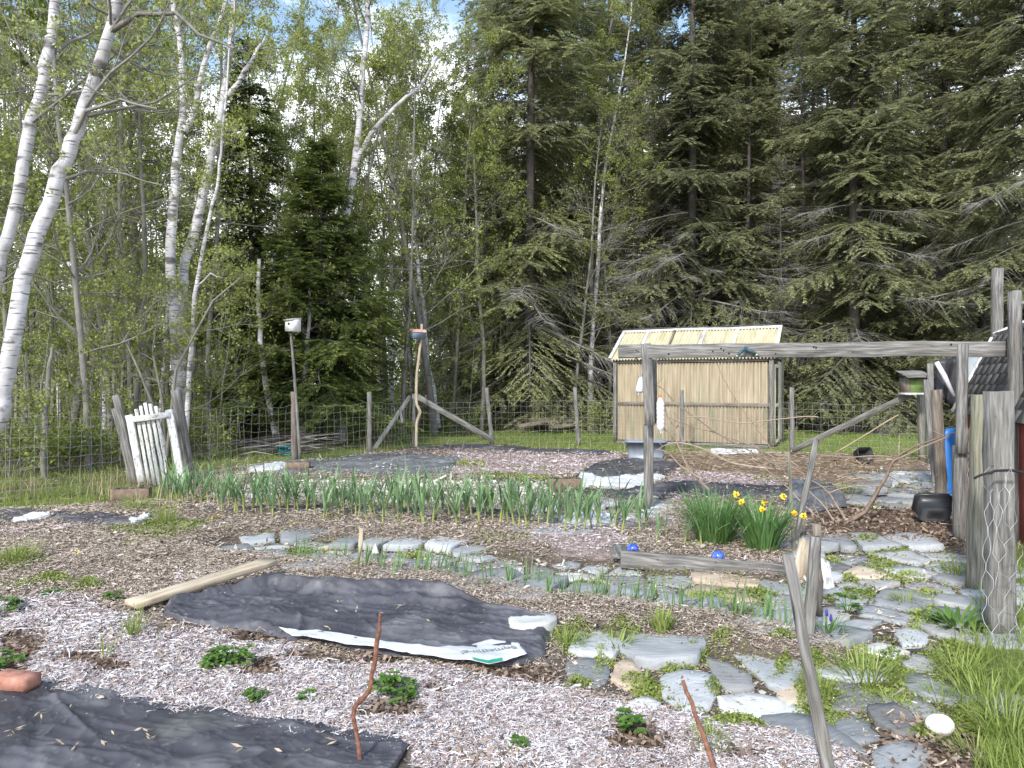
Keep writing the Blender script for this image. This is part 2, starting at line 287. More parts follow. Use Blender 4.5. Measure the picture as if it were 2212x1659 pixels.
# ================================================================== forest
def spruce_mesh(seed, Ht, Rd, nb, h0=.06, droop=.25, dead=.25, w=.022, pw=.62, tipc=.25, dens=1.0, clump=1.0):
    rg = rs(seed); tr = MB(); cr = MB(); n = 10
    lean = rg.normal(0, .012, 2)
    P = [np.array((lean[0] * Ht * (i / n) ** 1.5, lean[1] * Ht * (i / n) ** 1.5, Ht * i / n)) for i in range(n + 1)]
    r0 = .0075 * Ht + .03; tube(tr, P, [r0 * (1.25 if i == 0 else 1) * (1 - i / n * .93) for i in range(n + 1)], 9, c=.35)
    SP, SD, SC, SL = [], [], [], []
    hs = np.sort(rg.uniform(h0, .985, nb))
    for t in hs:
        z = t * Ht; tt = (t - h0) / (1 - h0); L_ = Rd * (min(1, .75 + tt * 3) * (1 - tt) ** pw + .05) * rg.uniform(.6, 1.15)
        az = rg.uniform(0, 2 * np.pi); hd = np.array((math.cos(az), math.sin(az), 0)); sd = np.array((-hd[1], hd[0], 0))
        el = -.28 + .75 * tt + rg.normal(0, .09); m = 8; s = np.linspace(0, 1, m)
        zc = np.sin(el) * s * L_ - droop * L_ * s ** 1.7 + .16 * L_ * s ** 4
        base = np.array(P[0]) * 0 + np.array((lean[0] * Ht * t ** 1.5, lean[1] * Ht * t ** 1.5, z))
        B = base + hd * (s * L_ * math.cos(el))[:, None] + sd * (rg.normal(0, .06) * L_ * s ** 2)[:, None]; B[:, 2] += zc
        isdead = (tt < .3 or dead > .8) and rg.rand() < dead * (1.6 if tt < .15 else 1)
        tube(tr, B, (.006 + .009 * L_) * (1 - s * .85), 4, c=.75 if isdead else rg.uniform(.3, .7))
        nt_ = int((10 + 9 * L_) * dens); bc = rg.uniform(-.16, .16)
        for q in range(nt_):
            u = rg.uniform(.04 if not isdead else .3, 1); k = u * (m - 1); k0 = min(int(k), m - 2); f = k - k0; p = B[k0] * (1 - f) + B[k0 + 1] * f
            bd = B[k0 + 1] - B[k0]; bd /= np.linalg.norm(bd); side = 1 if q % 2 else -1
            l = (L_ * .42 * (1 - u) ** .6 + .16) * rg.uniform(.6, 1.15); an = rg.uniform(.6, 1.05)
            d = bd * math.cos(an) + sd * side * math.sin(an) + np.array((0, 0, rg.normal(-.14, .24))); d /= np.linalg.norm(d)
            mm = 4; ss = np.linspace(0, 1, mm); T = p + d * (ss * l)[:, None]; T[:, 2] -= .18 * l * ss ** 2
            if isdead:
                tube(tr, T, .006 * (1.1 - ss), 3, c=.9); continue
            if L_ > 1.2 and q % 2 == 0: tube(tr, T, .005 * (1.1 - ss), 3, c=.5)
            ns = max(3, int(l / .042 * clump)); us = rg.uniform(.0, 1, ns); pts = p + d * (us * l)[:, None]; pts[:, 2] -= .18 * l * us ** 2
            sg = np.where(rg.rand(ns) < .5, 1, -1)[:, None]; cs = np.cross(d, (0, 0, 1)); cs /= np.linalg.norm(cs) + 1e-6
            dd = d * rg.uniform(.35, 1, (ns, 1)) + cs * sg * rg.uniform(.3, 1, (ns, 1)); dd[:, 2] -= rg.uniform(-.1, .35, ns)
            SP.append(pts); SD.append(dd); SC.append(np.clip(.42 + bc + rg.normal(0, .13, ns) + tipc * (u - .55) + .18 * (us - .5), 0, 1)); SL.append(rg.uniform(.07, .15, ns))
    SP, SD, SC, SL = map(np.concatenate, (SP, SD, SC, SL)); SD /= np.linalg.norm(SD, axis=1)[:, None]
    # each shoot: slim kite
    e = rg.normal(0, .5, SD.shape) + np.cross(SD, (0, 0, 1)); e -= SD * (e * SD).sum(1)[:, None]; e /= np.linalg.norm(e, axis=1)[:, None] + 1e-9
    s = SL[:, None]; W = w * rg.uniform(.6, 1.3, (len(SP), 1)); Q = np.stack([SP, SP + SD * s * .35 + e * W, SP + SD * s, SP + SD * s * .35 - e * W], 1)
    cr.quads(Q, SC); return tr, cr
def grow(tr, tw, p, d, L_, r, lvl, mx_, rg, up=.25, k=5, spread=.8):
    n = 5 if lvl < 2 else 4; P = [p]; dd = d.copy()
    for i in range(n):
        dd = dd + rg.normal(0, .13, 3) + np.array((0, 0, up * .22)); dd /= np.linalg.norm(dd); P.append(P[-1] + dd * L_ / n)
    P = np.array(P); tube(tr, P, np.linspace(r, r * .35, n + 1), max(3, k - lvl), c=rg.uniform(.3, .75))
    if lvl >= mx_: tw.append(P[1:]); return
    m = int(rg.uniform(4, 7)); 
    for i in range(m):
        u = rg.uniform(.25, 1); q = u * n; q0 = min(int(q), n - 1); f = q - q0; pp = P[q0] * (1 - f) + P[q0 + 1] * f; bd = P[q0 + 1] - P[q0]; bd /= np.linalg.norm(bd)
        a = rg.normal(0, 1, 3); a -= bd * (a @ bd); a /= np.linalg.norm(a); nd = bd + a * spread * rg.uniform(.6, 1.2); nd /= np.linalg.norm(nd)
        grow(tr, tw, pp, nd, L_ * rg.uniform(.45, .68) * (1.1 - .4 * u), max(r * .5 * (1 - .5 * u), .0042), lvl + 1, mx_, rg, up, k, spread)
    tw.append(P[-2:])
def leaves_on(tw, per, size, rg, sprd=.07, prob=1.0):
    P = []
    for T in tw:
        if rg.rand() > prob: continue
        m = max(1, per // 3); i = rg.randint(0, len(T), m); q = T[i] + rg.normal(0, sprd * .8, (m, 3)); P.append(np.repeat(q, 4, 0) + rg.normal(0, size * .45, (m * 4, 3)))
    P = np.concatenate(P); return leafq(P, size, rg, .75), np.clip(rg.normal(.5, .2, len(P)), 0, 1)
def decid_mesh(seed, path, rad, nbr, b0=.35, L0=2.2, per=7, size=.05, mx_=2, up=.3, k=9, prob=.8, spread=.8, brr=.32, low=.0):
    """path (n,3) of trunk; returns trunk MB and crown (branches) MB and leaf MB"""
    rg = rs(seed); tr = MB(); br = MB(); lf = MB(); P = np.array(path, float); n = len(P); tube(tr, P, rad, k, c=rg.uniform(.3, .8)); tw = []
    cl = np.concatenate([[0], np.cumsum(np.linalg.norm(np.diff(P, axis=0), axis=1))]); cl /= cl[-1]
    for i in range(nbr):
        u = b0 + (1 - b0) * rg.rand() ** .85; p = np.array([np.interp(u, cl, P[:, j]) for j in range(3)]); r = np.interp(u, cl, rad)
        az = rg.uniform(0, 2 * np.pi); e = rg.uniform(-.1, .8); d = np.array((math.cos(az) * math.cos(e), math.sin(az) * math.cos(e), math.sin(e)))
        grow(br, tw, p, d, L0 * rg.uniform(.5, 1.15) * (1.15 - .6 * u), max(r * brr, .008), 0, mx_, rg, up, 5, spread)
    Q, c = leaves_on(tw, per, size, rg, prob=prob); lf.quads(Q, c); return tr, br, lf
def inst(src, name, parent, loc=(0, 0, 0)):
    o = src.copy(); o.name = name; link(o); o.parent = parent; return o
protos = {}
def proto_conifer(key, nm, m_needle, **k):
    tr, cr = spruce_mesh(**k); protos[key] = ('c', nm, tr, cr, m_needle, {})
SEG = [(-9999, 245, 'left of the leaning gate'), (245, 420, 'behind the leaning gate'), (420, 632, 'between leaning gate and white birdhouse'), (632, 900, 'between the two pole birdhouses'), (900, 1325, 'between blue birdhouse and greenhouse'), (1325, 1695, 'behind the greenhouse'), (1695, 1975, 'between greenhouse and green birdhouse'), (1975, 9999, 'behind the shingled shed')]
ORD = ['first', 'second', 'third', 'fourth', 'fifth', 'sixth', 'seventh', 'eighth', 'ninth', 'tenth', 'eleventh', 'twelfth', 'thirteenth', 'fourteenth', 'fifteenth', 'sixteenth', 'seventeenth', 'eighteenth', 'nineteenth', 'twentieth']
def ordw(i):
    if i < 20: return ORD[i]
    t = ['twenty', 'thirty', 'forty', 'fifty', 'sixty', 'seventy', 'eighty', 'ninety'][(i + 1) // 10 - 2]; u = (i + 1) % 10
    return t + '-' + ORD[u - 1] if u else t[:-1] + 'ieth'
trees = []
def place_tree(key, px, D, scale, yaw, desc, name, group=None):
    kind, nm, tr, cr, m2, cache = protos[key][:6]; x = (px - CX) / F * D
    t = thing(name, '', 'tree', (x, D, 0), group); t.rotation_euler = (0, 0, yaw); t.scale = (scale,) * 3
    if 'tr' not in cache:
        WLt = WL[t.name]; WL[t.name] = Vector((0, 0, 0)); cache['tr'] = tr.build('trunk', bark_dark if kind == 'c' else protos[key][6], t, smooth=True)
        if kind == 'c': cache['cr'] = cr.build('crown', m2, t)
        else:
            cache['cr'] = cr.build('branches', bark_grey, t, smooth=True); cache['lf'] = protos[key][7].build('foliage', m2, t)
        WL[t.name] = WLt
    else:
        for k_ in ('tr', 'cr', 'lf'):
            if k_ in cache: inst(cache[k_], cache[k_].name.split('.')[0], t)
    trees.append((desc, px, D, t)); return t
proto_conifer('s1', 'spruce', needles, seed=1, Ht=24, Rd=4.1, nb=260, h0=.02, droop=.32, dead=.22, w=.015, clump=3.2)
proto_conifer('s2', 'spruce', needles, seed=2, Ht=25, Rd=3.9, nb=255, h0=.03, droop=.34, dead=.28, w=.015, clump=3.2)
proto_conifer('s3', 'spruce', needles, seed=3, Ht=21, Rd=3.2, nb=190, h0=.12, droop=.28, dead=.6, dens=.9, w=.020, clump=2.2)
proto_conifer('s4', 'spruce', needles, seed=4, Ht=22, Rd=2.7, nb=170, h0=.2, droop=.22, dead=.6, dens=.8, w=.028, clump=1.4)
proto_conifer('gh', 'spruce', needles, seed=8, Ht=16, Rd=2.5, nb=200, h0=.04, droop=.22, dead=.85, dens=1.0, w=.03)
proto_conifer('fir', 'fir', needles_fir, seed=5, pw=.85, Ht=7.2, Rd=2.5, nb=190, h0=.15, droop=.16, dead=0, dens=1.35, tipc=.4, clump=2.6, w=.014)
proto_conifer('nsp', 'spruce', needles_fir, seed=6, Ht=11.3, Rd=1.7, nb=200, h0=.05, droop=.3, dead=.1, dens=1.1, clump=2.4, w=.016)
def proto_dec(key, seed, Ht, r0, bark, leaf, **k):
    rg = rs(seed); n = 9; P = [np.zeros(3)]; d = np.array((rg.normal(0, .04), rg.normal(0, .04), 1.0))
    for i in range(n): d = d + rg.normal(0, .045, 3) * (1, 1, 0); P.append(P[-1] + d / np.linalg.norm(d) * Ht / n)
    tr, br, lf = decid_mesh(seed, P, np.linspace(r0, .012, n + 1), **k); protos[key] = ('d', 'tree', tr, br, leaf, {}, bark, lf)
proto_dec('d1', 11, 14, .10, bark_grey, leaf_spring, nbr=40, b0=.15, L0=2.4, per=13, size=.062)
proto_dec('d2', 12, 13, .08, bark_grey, leaf_spring, nbr=36, b0=.2, L0=2.2, per=11, size=.06, prob=.9)
proto_dec('d3', 13, 15, .09, bark_birch, leaf_spring, nbr=36, b0=.3, L0=2.3, per=12, size=.058, prob=.9)
proto_dec('d4', 14, 11, .06, bark_grey, leaf_dark, nbr=36, b0=.1, L0=1.9, per=13, size=.06)
proto_dec('d5', 15, 12, .07, bark_dark, leaf_spring, nbr=46, b0=.1, L0=2.3, per=3, size=.055, prob=.5, brr=.4)
proto_dec('sap', 16, 4.2, .03, bark_grey, leaf_dark, nbr=16, b0=.1, L0=1.2, per=9, size=.06, mx_=1)
rg = rs(77)
# front spruces, placed as seen
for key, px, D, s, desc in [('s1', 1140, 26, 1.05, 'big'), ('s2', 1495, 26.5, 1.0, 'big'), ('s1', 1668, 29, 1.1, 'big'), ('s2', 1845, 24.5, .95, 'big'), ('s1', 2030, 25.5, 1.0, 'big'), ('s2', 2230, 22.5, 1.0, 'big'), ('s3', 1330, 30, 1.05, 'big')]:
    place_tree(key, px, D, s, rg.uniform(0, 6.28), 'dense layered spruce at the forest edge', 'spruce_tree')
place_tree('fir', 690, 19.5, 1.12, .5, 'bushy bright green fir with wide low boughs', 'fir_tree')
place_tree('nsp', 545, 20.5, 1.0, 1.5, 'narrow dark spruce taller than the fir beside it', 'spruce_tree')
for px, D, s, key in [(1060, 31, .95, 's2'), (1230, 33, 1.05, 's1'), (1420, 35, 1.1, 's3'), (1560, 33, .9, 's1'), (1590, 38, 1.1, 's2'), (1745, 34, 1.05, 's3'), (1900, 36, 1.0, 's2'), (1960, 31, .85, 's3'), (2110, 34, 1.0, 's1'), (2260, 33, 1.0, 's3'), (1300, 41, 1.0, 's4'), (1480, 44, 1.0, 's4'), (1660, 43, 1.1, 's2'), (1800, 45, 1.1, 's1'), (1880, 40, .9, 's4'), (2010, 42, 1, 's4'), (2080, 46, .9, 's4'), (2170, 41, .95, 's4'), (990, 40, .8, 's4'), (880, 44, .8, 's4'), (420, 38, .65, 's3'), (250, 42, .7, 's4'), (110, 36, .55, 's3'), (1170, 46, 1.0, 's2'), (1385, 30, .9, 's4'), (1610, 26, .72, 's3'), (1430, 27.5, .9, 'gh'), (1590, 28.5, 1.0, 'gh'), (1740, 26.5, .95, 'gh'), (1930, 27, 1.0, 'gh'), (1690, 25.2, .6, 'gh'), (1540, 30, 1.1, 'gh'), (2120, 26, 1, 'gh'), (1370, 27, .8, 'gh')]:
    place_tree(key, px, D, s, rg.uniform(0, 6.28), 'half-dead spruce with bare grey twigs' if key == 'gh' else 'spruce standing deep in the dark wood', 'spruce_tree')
dd = [(-30, 13, 'd1'), (60, 15.5, 'd4'), (150, 18, 'd1'), (190, 13.5, 'd5'), (225, 21, 'd3'), (285, 16.5, 'd2'), (330, 19.5, 'd1'), (345, 24, 'd3'), (405, 20, 'd4'), (455, 18.5, 'd2'), (500, 24, 'd1'), (560, 26, 'd3'), (600, 22, 'd5'), (665, 24, 'd2'), (700, 28, 'd1'), (760, 26, 'd4'), (800, 23, 'd2'), (835, 27, 'd1'), (870, 22.5, 'd5'), (890, 30, 'd3'), (940, 23, 'd1'), (975, 24.5, 'd4'), (1000, 28, 'd1'), (1040, 24, 'd2'), (1085, 29, 'd3'), (1275, 26, 'd3'), (1310, 27, 'd2'), (1180, 34, 'd1'), (1020, 35, 'd5'), (930, 36, 'd1'), (780, 35, 'd3'), (640, 33, 'd1'), (530, 34, 'd2'), (450, 30, 'd3'), (370, 32, 'd1'), (300, 29, 'd4'), (215, 27, 'd1'), (130, 25, 'd3'), (50, 22, 'd2'), (-40, 20, 'd1'), (-90, 16, 'd2'), (10, 30, 'd1'), (90, 33, 'd5'), (170, 36, 'd1'), (1440, 32, 'd5'), (1530, 29, 'd2'), (1700, 27, 'd5'), (1770, 29, 'd5'), (1930, 28, 'd5'), (650, 23, 'd3'), (850, 24.5, 'd3'), (745, 29, 'd2'), (1055, 26, 'd1'), (1110, 27, 'd4'), (905, 26, 'd4'), (690, 21.5, 'd1'), (615, 28, 'd4'), (1395, 28, 'd5'), (1460, 29, 'd5'), (1590, 31, 'd5'), (1640, 28, 'd5'), (1720, 31, 'd5'), (1810, 30, 'd5'), (1620, 34, 'd5'), (1355, 33, 'd5'), (240, 23, 'd4'), (400, 26, 'd4'), (110, 20, 'd4'), (35, 25, 'd4'), (20, 17, 'd4'), (240, 17.5, 'd5'), (1240, 25.5, 'd5')]
for px, D, key in dd:
    ds = {'d1': 'tall slim grey-barked tree in fresh leaf', 'd2': 'slim sparsely leaved grey tree', 'd3': 'pale-barked tree in light leaf', 'd4': 'low-branched leafy green tree', 'd5': 'dark nearly bare twiggy tree'}[key]
    place_tree(key, px, D, rg.uniform(.85, 1.15), rg.uniform(0, 6.28), ds, 'birch_tree' if key == 'd3' else 'deciduous_tree')
for px, D, s in [(20, 12.2, .5), (70, 12.8, .6), (120, 14, .5), (180, 14.5, .55), (215, 13.5, .45), (-40, 12.5, .6), (60, 14.5, .75), (330, 15.5, .8), (440, 15.8, .75), (470, 17, .7), (520, 18.5, .6), (160, 16, .9), (260, 15.5, .8), (1500, 25, .9), (1560, 24.5, .8), (1390, 25.5, .7), (1760, 25.5, .7), (1830, 26, .75), (1900, 25, .7), (780, 22, .6), (1010, 24, .7), (870, 24, .6)]:
    place_tree('sap', px, D, s, rg.uniform(0, 6.28), 'small leafy sapling', 'sapling')
# key birches traced from where they stand
def birch(label, path, Dd, rad, seed, bark=bark_birch, nbr=14, b0=.4, L0=1.8, per=6, arms=(), name='birch_tree', leaf=leaf_spring, size=.05, prob=.8, top=True, mx_=2, white_arms=True):
    if not isinstance(Dd, (list, tuple)): Dd = [Dd] * len(path)
    pts = [np.array(wp(x, y, d)) for (x, y), d in zip(path, Dd)]; r = [.88 * q / F * d / 2 for q, d in zip(rad, Dd)]
    if top:
        d = pts[-1] - pts[-2]; d /= np.linalg.norm(d)
        for j in range(4): pts.append(pts[-1] + (d + np.array((0, 0, .3))) / 1.2 * 1.1); r.append(r[-1] * .75)
    # refine with wobble
    P = []; RR = []; rg = rs(seed)
    for i in range(len(pts) - 1):
        for f in (0, .34, .67): P.append(lerp(pts[i], pts[i + 1], f) + (rg.normal(0, .012, 3) if f else 0)); RR.append((r[i] * (1 - f) + r[i + 1] * f) * rg.uniform(.96, 1.05))
    P.append(pts[-1]); RR.append(r[-1]); base = (P[0][0], P[0][1], min(P[0][2], 0))
    t = thing(name, label, 'tree', base); tr, br, lf = decid_mesh(seed, P, RR, nbr=nbr, b0=b0, L0=L0, per=per, k=12, size=size, prob=prob, mx_=mx_)
    for apath, arad in arms:
        ap = [np.array(wp(x, y, d)) for x, y, d in apath]; ar = [q / F * a[2] / 2 for q, a in zip(arad, apath)]
        A = []; AR = []
        for i in range(len(ap) - 1):
            for f in (0, .5): A.append(lerp(ap[i], ap[i + 1], f) + (rg.normal(0, .015, 3) if f else 0)); AR.append(ar[i] * (1 - f) + ar[i + 1] * f)
        A.append(ap[-1]); AR.append(ar[-1]); t2, b2, l2 = decid_mesh(seed + 50 + len(A), A, AR, nbr=5, b0=.4, L0=L0 * .7, per=per, k=8, size=size, prob=prob, mx_=mx_)
        for a, b in ((tr if white_arms else br, t2), (br, b2), (lf, l2)): a.add(np.concatenate(b.V), np.concatenate(b.Q), G=np.concatenate(b.G), c=np.concatenate(b.C))
    tr.build('trunk', bark, t, smooth=True); br.build('branches', bark_grey, t, smooth=True); lf.build('foliage', leaf, t); return t
birch('thick leaning white birch trunk entering at the left edge', [(-120, 1115), (-60, 980), (0, 905), (14, 810), (42, 650), (78, 510), (120, 400), (150, 325), (172, 262), (212, 150), (240, 60), (262, -20)], 9.6, [50, 44, 40, 40, 38, 36, 34, 33, 31, 29, 26, 24], 31, nbr=20, b0=.3, L0=2.2, mx_=2, white_arms=False, per=5,
      arms=[([(150, 330, 9.6), (185, 240, 9.5), (260, 215, 9.4), (340, 235, 9.2)], [13, 9, 6, 4]), ([(235, 70, 9.6), (300, 30, 9.4), (380, 28, 9.3), (430, 75, 9.2), (505, 105, 9.1)], [14, 11, 9, 7, 4]), ([(120, 395, 9.7), (190, 370, 9.9), (270, 375, 10), (350, 400, 10.1)], [8, 6, 4, 3])])
birch('white birch trunk at the far left edge behind the thicker leaning one', [(-150, 1080), (-70, 800), (-5, 590), (28, 470), (60, 300), (95, 170), (110, 80), (125, -20)], 10.4, [40, 36, 31, 28, 27, 26, 24, 22], 32, nbr=16, b0=.35, L0=2.2, white_arms=False, per=5, arms=[([(100, 120, 10.4), (150, 90, 10.6), (215, 62, 10.8)], [10, 7, 4])])
birch('tall upright white birch directly behind the leaning gate', [(388, 990), (384, 850), (378, 700), (368, 560), (374, 440), (384, 330), (396, 230), (392, 120), (372, 0), (366, -60)], 15, [34, 27, 26, 24, 23, 19, 16, 14, 13, 12], 33, nbr=16, b0=.5, L0=1.7,
      arms=[([(398, 285, 15), (425, 220, 15), (440, 140, 15), (470, 60, 15), (490, -10, 15)], [14, 13, 11, 10, 8])])
birch('forked white birch just right of the gate birch', [(392, 985), (390, 800), (393, 640), (400, 560), (425, 480), (445, 390), (462, 310), (480, 220), (498, 100), (505, 0), (508, -60)], 15.4, [24, 22, 22, 23, 23, 20, 18, 16, 15, 13, 12], 34, nbr=14, b0=.5, L0=1.7,
      arms=[([(486, 215, 15.4), (515, 180, 15.3), (545, 130, 15.2), (572, 85, 15.2)], [12, 10, 8, 5])])
birch('thin white birch stem beside the gate post', [(400, 1010), (404, 900), (413, 760), (420, 640), (438, 540), (455, 460), (470, 400), (478, 330)], 14.5, [13, 12, 11, 10, 9, 8, 7, 6], 35, nbr=12, b0=.3, L0=1.3, arms=[([(425, 620, 14.5), (455, 590, 14.4), (480, 600, 14.3)], [4, 3, 2])])
birch('stout white birch behind the fir, between the two birdhouses', [(737, 958), (735, 880), (733, 800), (728, 640), (731, 560), (745, 480), (762, 390), (773, 300), (781, 190), (792, 70), (796, -40)], 20.5, [30, 26, 26, 22, 20, 19, 18, 16, 14, 13, 12], 36, nbr=22, b0=.45, L0=2.6, per=9,
      arms=[([(770, 345, 20.5), (800, 290, 20.4), (850, 235, 20.3), (905, 190, 20.2), (960, 95, 20)], [13, 11, 9, 7, 5])])
birch('short white birch trunk slanting right behind the teal tub', [(606, 1000), (598, 950), (585, 890), (576, 845), (562, 740), (558, 640), (560, 560)], 18.4, [21, 18, 15, 14, 12, 10, 9], 37, nbr=8, b0=.5, L0=1.3, top=False)
birch('slim white birch just right of the white birdhouse pole', [(652, 985), (653, 930), (656, 860), (660, 780), (668, 700), (672, 600)], 18.8, [15, 13, 12, 11, 9, 7], 38, nbr=8, b0=.5, L0=1.2, top=False)
birch('slender pale birch leaning behind the blue birdhouse', [(946, 925), (936, 840), (922, 780), (918, 700), (908, 620), (900, 540), (896, 470), (905, 380)], 24, [15, 13, 11, 11, 10, 9, 8, 7], 39, nbr=12, b0=.5, L0=1.6, top=False)
birch('rotting pale snag standing among saplings by the left fence', [(97, 1040), (95, 960), (98, 880), (106, 800), (114, 750)], 12.5, [14, 13, 12, 11, 8], 40, bark=bark_grey, nbr=3, b0=.5, L0=.5, name='dead_tree', top=False, per=1)
birch('grey crooked thin tree left of the upright gate birch', [(286, 960), (284, 870), (278, 760), (272, 640), (262, 540), (258, 400), (262, 250)], 15.8, [14, 13, 12, 11, 10, 8, 7], 41, bark=bark_grey, nbr=16, b0=.3, L0=1.8, name='deciduous_tree')
birch('pale trunk glimpsed between spruce boughs near the greenhouse roof', [(1280, 890), (1276, 700), (1278, 560), (1283, 460), (1295, 250), (1310, 120), (1330, 0)], 27.5, [13, 12, 11, 10, 9, 8, 7], 42, bark=bark_grey, nbr=18, b0=.55, L0=1.8, per=14)
birch('multi-stem twiggy shrub with pale buds beside the gate birches', [(360, 985), (352, 880), (330, 760), (345, 640)], 14.2, [8, 7, 5, 4], 43, bark=bark_grey, nbr=26, b0=.15, L0=1.8, per=6, name='shrub', top=False, arms=[([(360, 985, 14.2), (380, 800, 14), (460, 650, 13.8), (520, 600, 13.8)], [7, 6, 4, 3]), ([(358, 960, 14.2), (300, 800, 14), (250, 690, 13.8)], [7, 5, 3])])
# labels, each singling out one tree
bag = {}
for d_, px, D, t in trees:
    sg = [s for s in SEG if s[0] <= px < s[1]][0][2]; bag.setdefault((d_, sg), []).append((px, t))
for (d_, sg), l in bag.items():
    l.sort(key=lambda q: q[0])
    for i, (px, t) in enumerate(l):
        t['label'] = f'{d_}, {sg}' if len(l) == 1 else f'{d_}, {ordw(i)} from left {sg}'
# far wood: reads as one mass
def far_wood():
    rg = rs(5); tr = MB(); lf = MB(); n = 700
    for i in range(n):
        px = rg.uniform(-500, 2700); D = rg.uniform(42, 80); x = (px - CX) / F * D; dark = px > 1050; h = rg.uniform(6, 12) if not dark else rg.uniform(12, 20)
        P = np.array([(x + rg.normal(0, .15), D, z) for z in (-.5, h * .35, h * .7, h * 1.15)]); tube(tr, P, [.12, .1, .07, .02], 4, c=rg.uniform(0, 1))
        m = 900 if not dark else 1300; u = rg.rand(m) ** (.9 if dark else .7); rad = (1.6 if dark else 1.8) * ((1.1 - u) if dark else 1) * rg.rand(m) ** .5; a = rg.uniform(0, 6.28, m)
        C = np.stack([x + np.cos(a) * rad, D + np.sin(a) * rad, .2 + u * h * 1.1], 1); C[:, 2] = np.round(C[:, 2] * 2 + rg.normal(0, .25, m)) / 2 if dark else C[:, 2]
        lf.quads(leafq(C, .34 if dark else .2, rg, .3 if dark else .6, flat=.6 if dark else 0), np.clip(rg.normal(.25 if dark else .55, .18, m), 0, 1))
    t = thing('distant_wood', 'hazy mass of trunks and foliage far back in the wood', 'wood', (0, 46, 0)); t['kind'] = 'stuff'
    tr.build('trunk_mass', bark_grey, t); lf.build('foliage_mass', leaf_dark, t)
    mb = MB(); n = 130000; px = rg.uniform(-700, 2900, n); D = rg.uniform(0, 1, n) ** 1.3 * 30 + 24.3; D = np.where(px < 1000, D - 7 * (1 - np.clip(px, 0, 1000) / 1000), D); x = (px - CX) / F * D
    z = rg.rand(n) ** 2 * 1.6 * (.4 + vnoise(x, D, .5, 8)) * np.clip((D - 23) / 6 + .25, .3, 1); P = np.stack([x, D, z], 1)
    P = P[~((px > 1050) & (D < 25.5)) & ~((px > 600) & (D < 22.5))]; mb.quads(leafq(P, .13, rg, .45), np.clip(rg.normal(.25, .2, len(P)), 0, 1))
    tag(mb.build('undergrowth', leaf_dark), 'dark low undergrowth along the foot of the wood', 'undergrowth', kind='stuff')
far_wood()
# ================================================================== ground cover
def spts(n, zs, rg, ymin=2.75, ymax=26, pw=2.0):
    """points, denser near the garden's near side, inside the given zones"""
    u = rg.rand(n); y = (ymin ** (1 - pw + 1) + u * (ymax ** (2 - pw) - ymin ** (2 - pw))) ** (1 / (2 - pw)) if abs(pw - 2) > 1e-6 else ymin * (ymax / ymin) ** u
    x = rg.uniform(-.78, .78, n) * (y + .3); m = np.isin(zn(x, y), zs); return x[m], y[m]
def shreds(name, mt, n, zs, rg, l=.032, w=.0045, seg=3, curl=1.6, lift=.015, mask=None, smin=3.2, gsc=1.0, ymax=26, pw=2.0, cmu=.5, csd=.22, label=''):
    x, y = spts(n, zs, rg, ymax=ymax, pw=pw)
    if mask is not None: m = mask(x, y, rg); x, y = x[m], y[m]
    n = len(x); s = np.maximum(1, y / smin) ** gsc; ln = l * s * np.exp(rg.normal(-.12, .5, n)); yaw = rg.uniform(0, 6.283, n); cv = rg.normal(0, curl, n); z = gz(x, y) + rg.uniform(-.004, lift, n) * np.minimum(s, 2)
    pitch = rg.normal(0, .28, n); P = np.zeros((seg + 1, n, 3)); P[0] = np.stack([x, y, z], 1); N = []
    for k in range(seg + 1):
        th = yaw + cv * (k / seg - .5); d = np.stack([np.cos(th) * np.cos(pitch), np.sin(th) * np.cos(pitch), np.sin(pitch) * (1 - 2 * k / seg)], 1)
        N.append(np.stack([-np.sin(th), np.cos(th), rg.normal(0, .5, n)], 1))
        if k < seg: P[k + 1] = P[k] + d * (ln / seg)[:, None]
    W = (w * s * np.exp(rg.normal(-.05, .45, n)))[:, None] / 2; Q = []
    for k in range(seg): Q.append(np.stack([P[k] - N[k] * W, P[k] + N[k] * W, P[k + 1] + N[k + 1] * W, P[k + 1] - N[k + 1] * W], 1))
    c = np.clip(rg.normal(cmu, csd, n) + .25 * (vnoise(x, y, 2.4, 44) - .5), 0, 1); mb = MB(); mb.quads(np.concatenate(Q), np.concatenate([c] * seg)); return tag(mb.build(name, mt), label, name.replace('_', ' '), kind='stuff')
def blades_q(x, y, z, h, w, rg, lean=.5, c=None, seg=3, dirs=None):
    n = len(x); az = rg.uniform(0, 6.283, n) if dirs is None else dirs; le = np.abs(rg.normal(0, lean, n)); P = [np.stack([x, y, z], 1)]; Q = []
    hd = np.stack([np.cos(az), np.sin(az), np.zeros(n)], 1); fa = rg.uniform(0, 6.283, n); sd = np.stack([np.cos(fa), np.sin(fa), np.zeros(n)], 1)
    for k in range(seg):
        a = le * (k + .6) / seg * 1.6; d = hd * np.sin(a)[:, None] + np.array((0, 0, 1)) * np.cos(a)[:, None]; P.append(P[-1] + d * (h / seg)[:, None])
    wf = [1, .9, .6, .12] if seg == 3 else list(np.linspace(1, .1, seg + 1)); w = np.broadcast_to(w, (n,))[:, None] / 2
    for k in range(seg): Q.append(np.stack([P[k] - sd * w * wf[k], P[k] + sd * w * wf[k], P[k + 1] + sd * w * wf[k + 1], P[k + 1] - sd * w * wf[k + 1]], 1))
    c = np.clip(rg.normal(.45, .2, n), 0, 1) if c is None else c; return np.concatenate(Q), np.concatenate([c] * seg)
m_white = mat('shredded_white_paper', [(.05, (.16, .12, .11)), (.34, (.42, .33, .32)), (.47, (.60, .51, .49)), (.56, (.70, .675, .67)), (1, (.80, .80, .81))], 2.6, bump=0, rough=.8, rnd=.7)
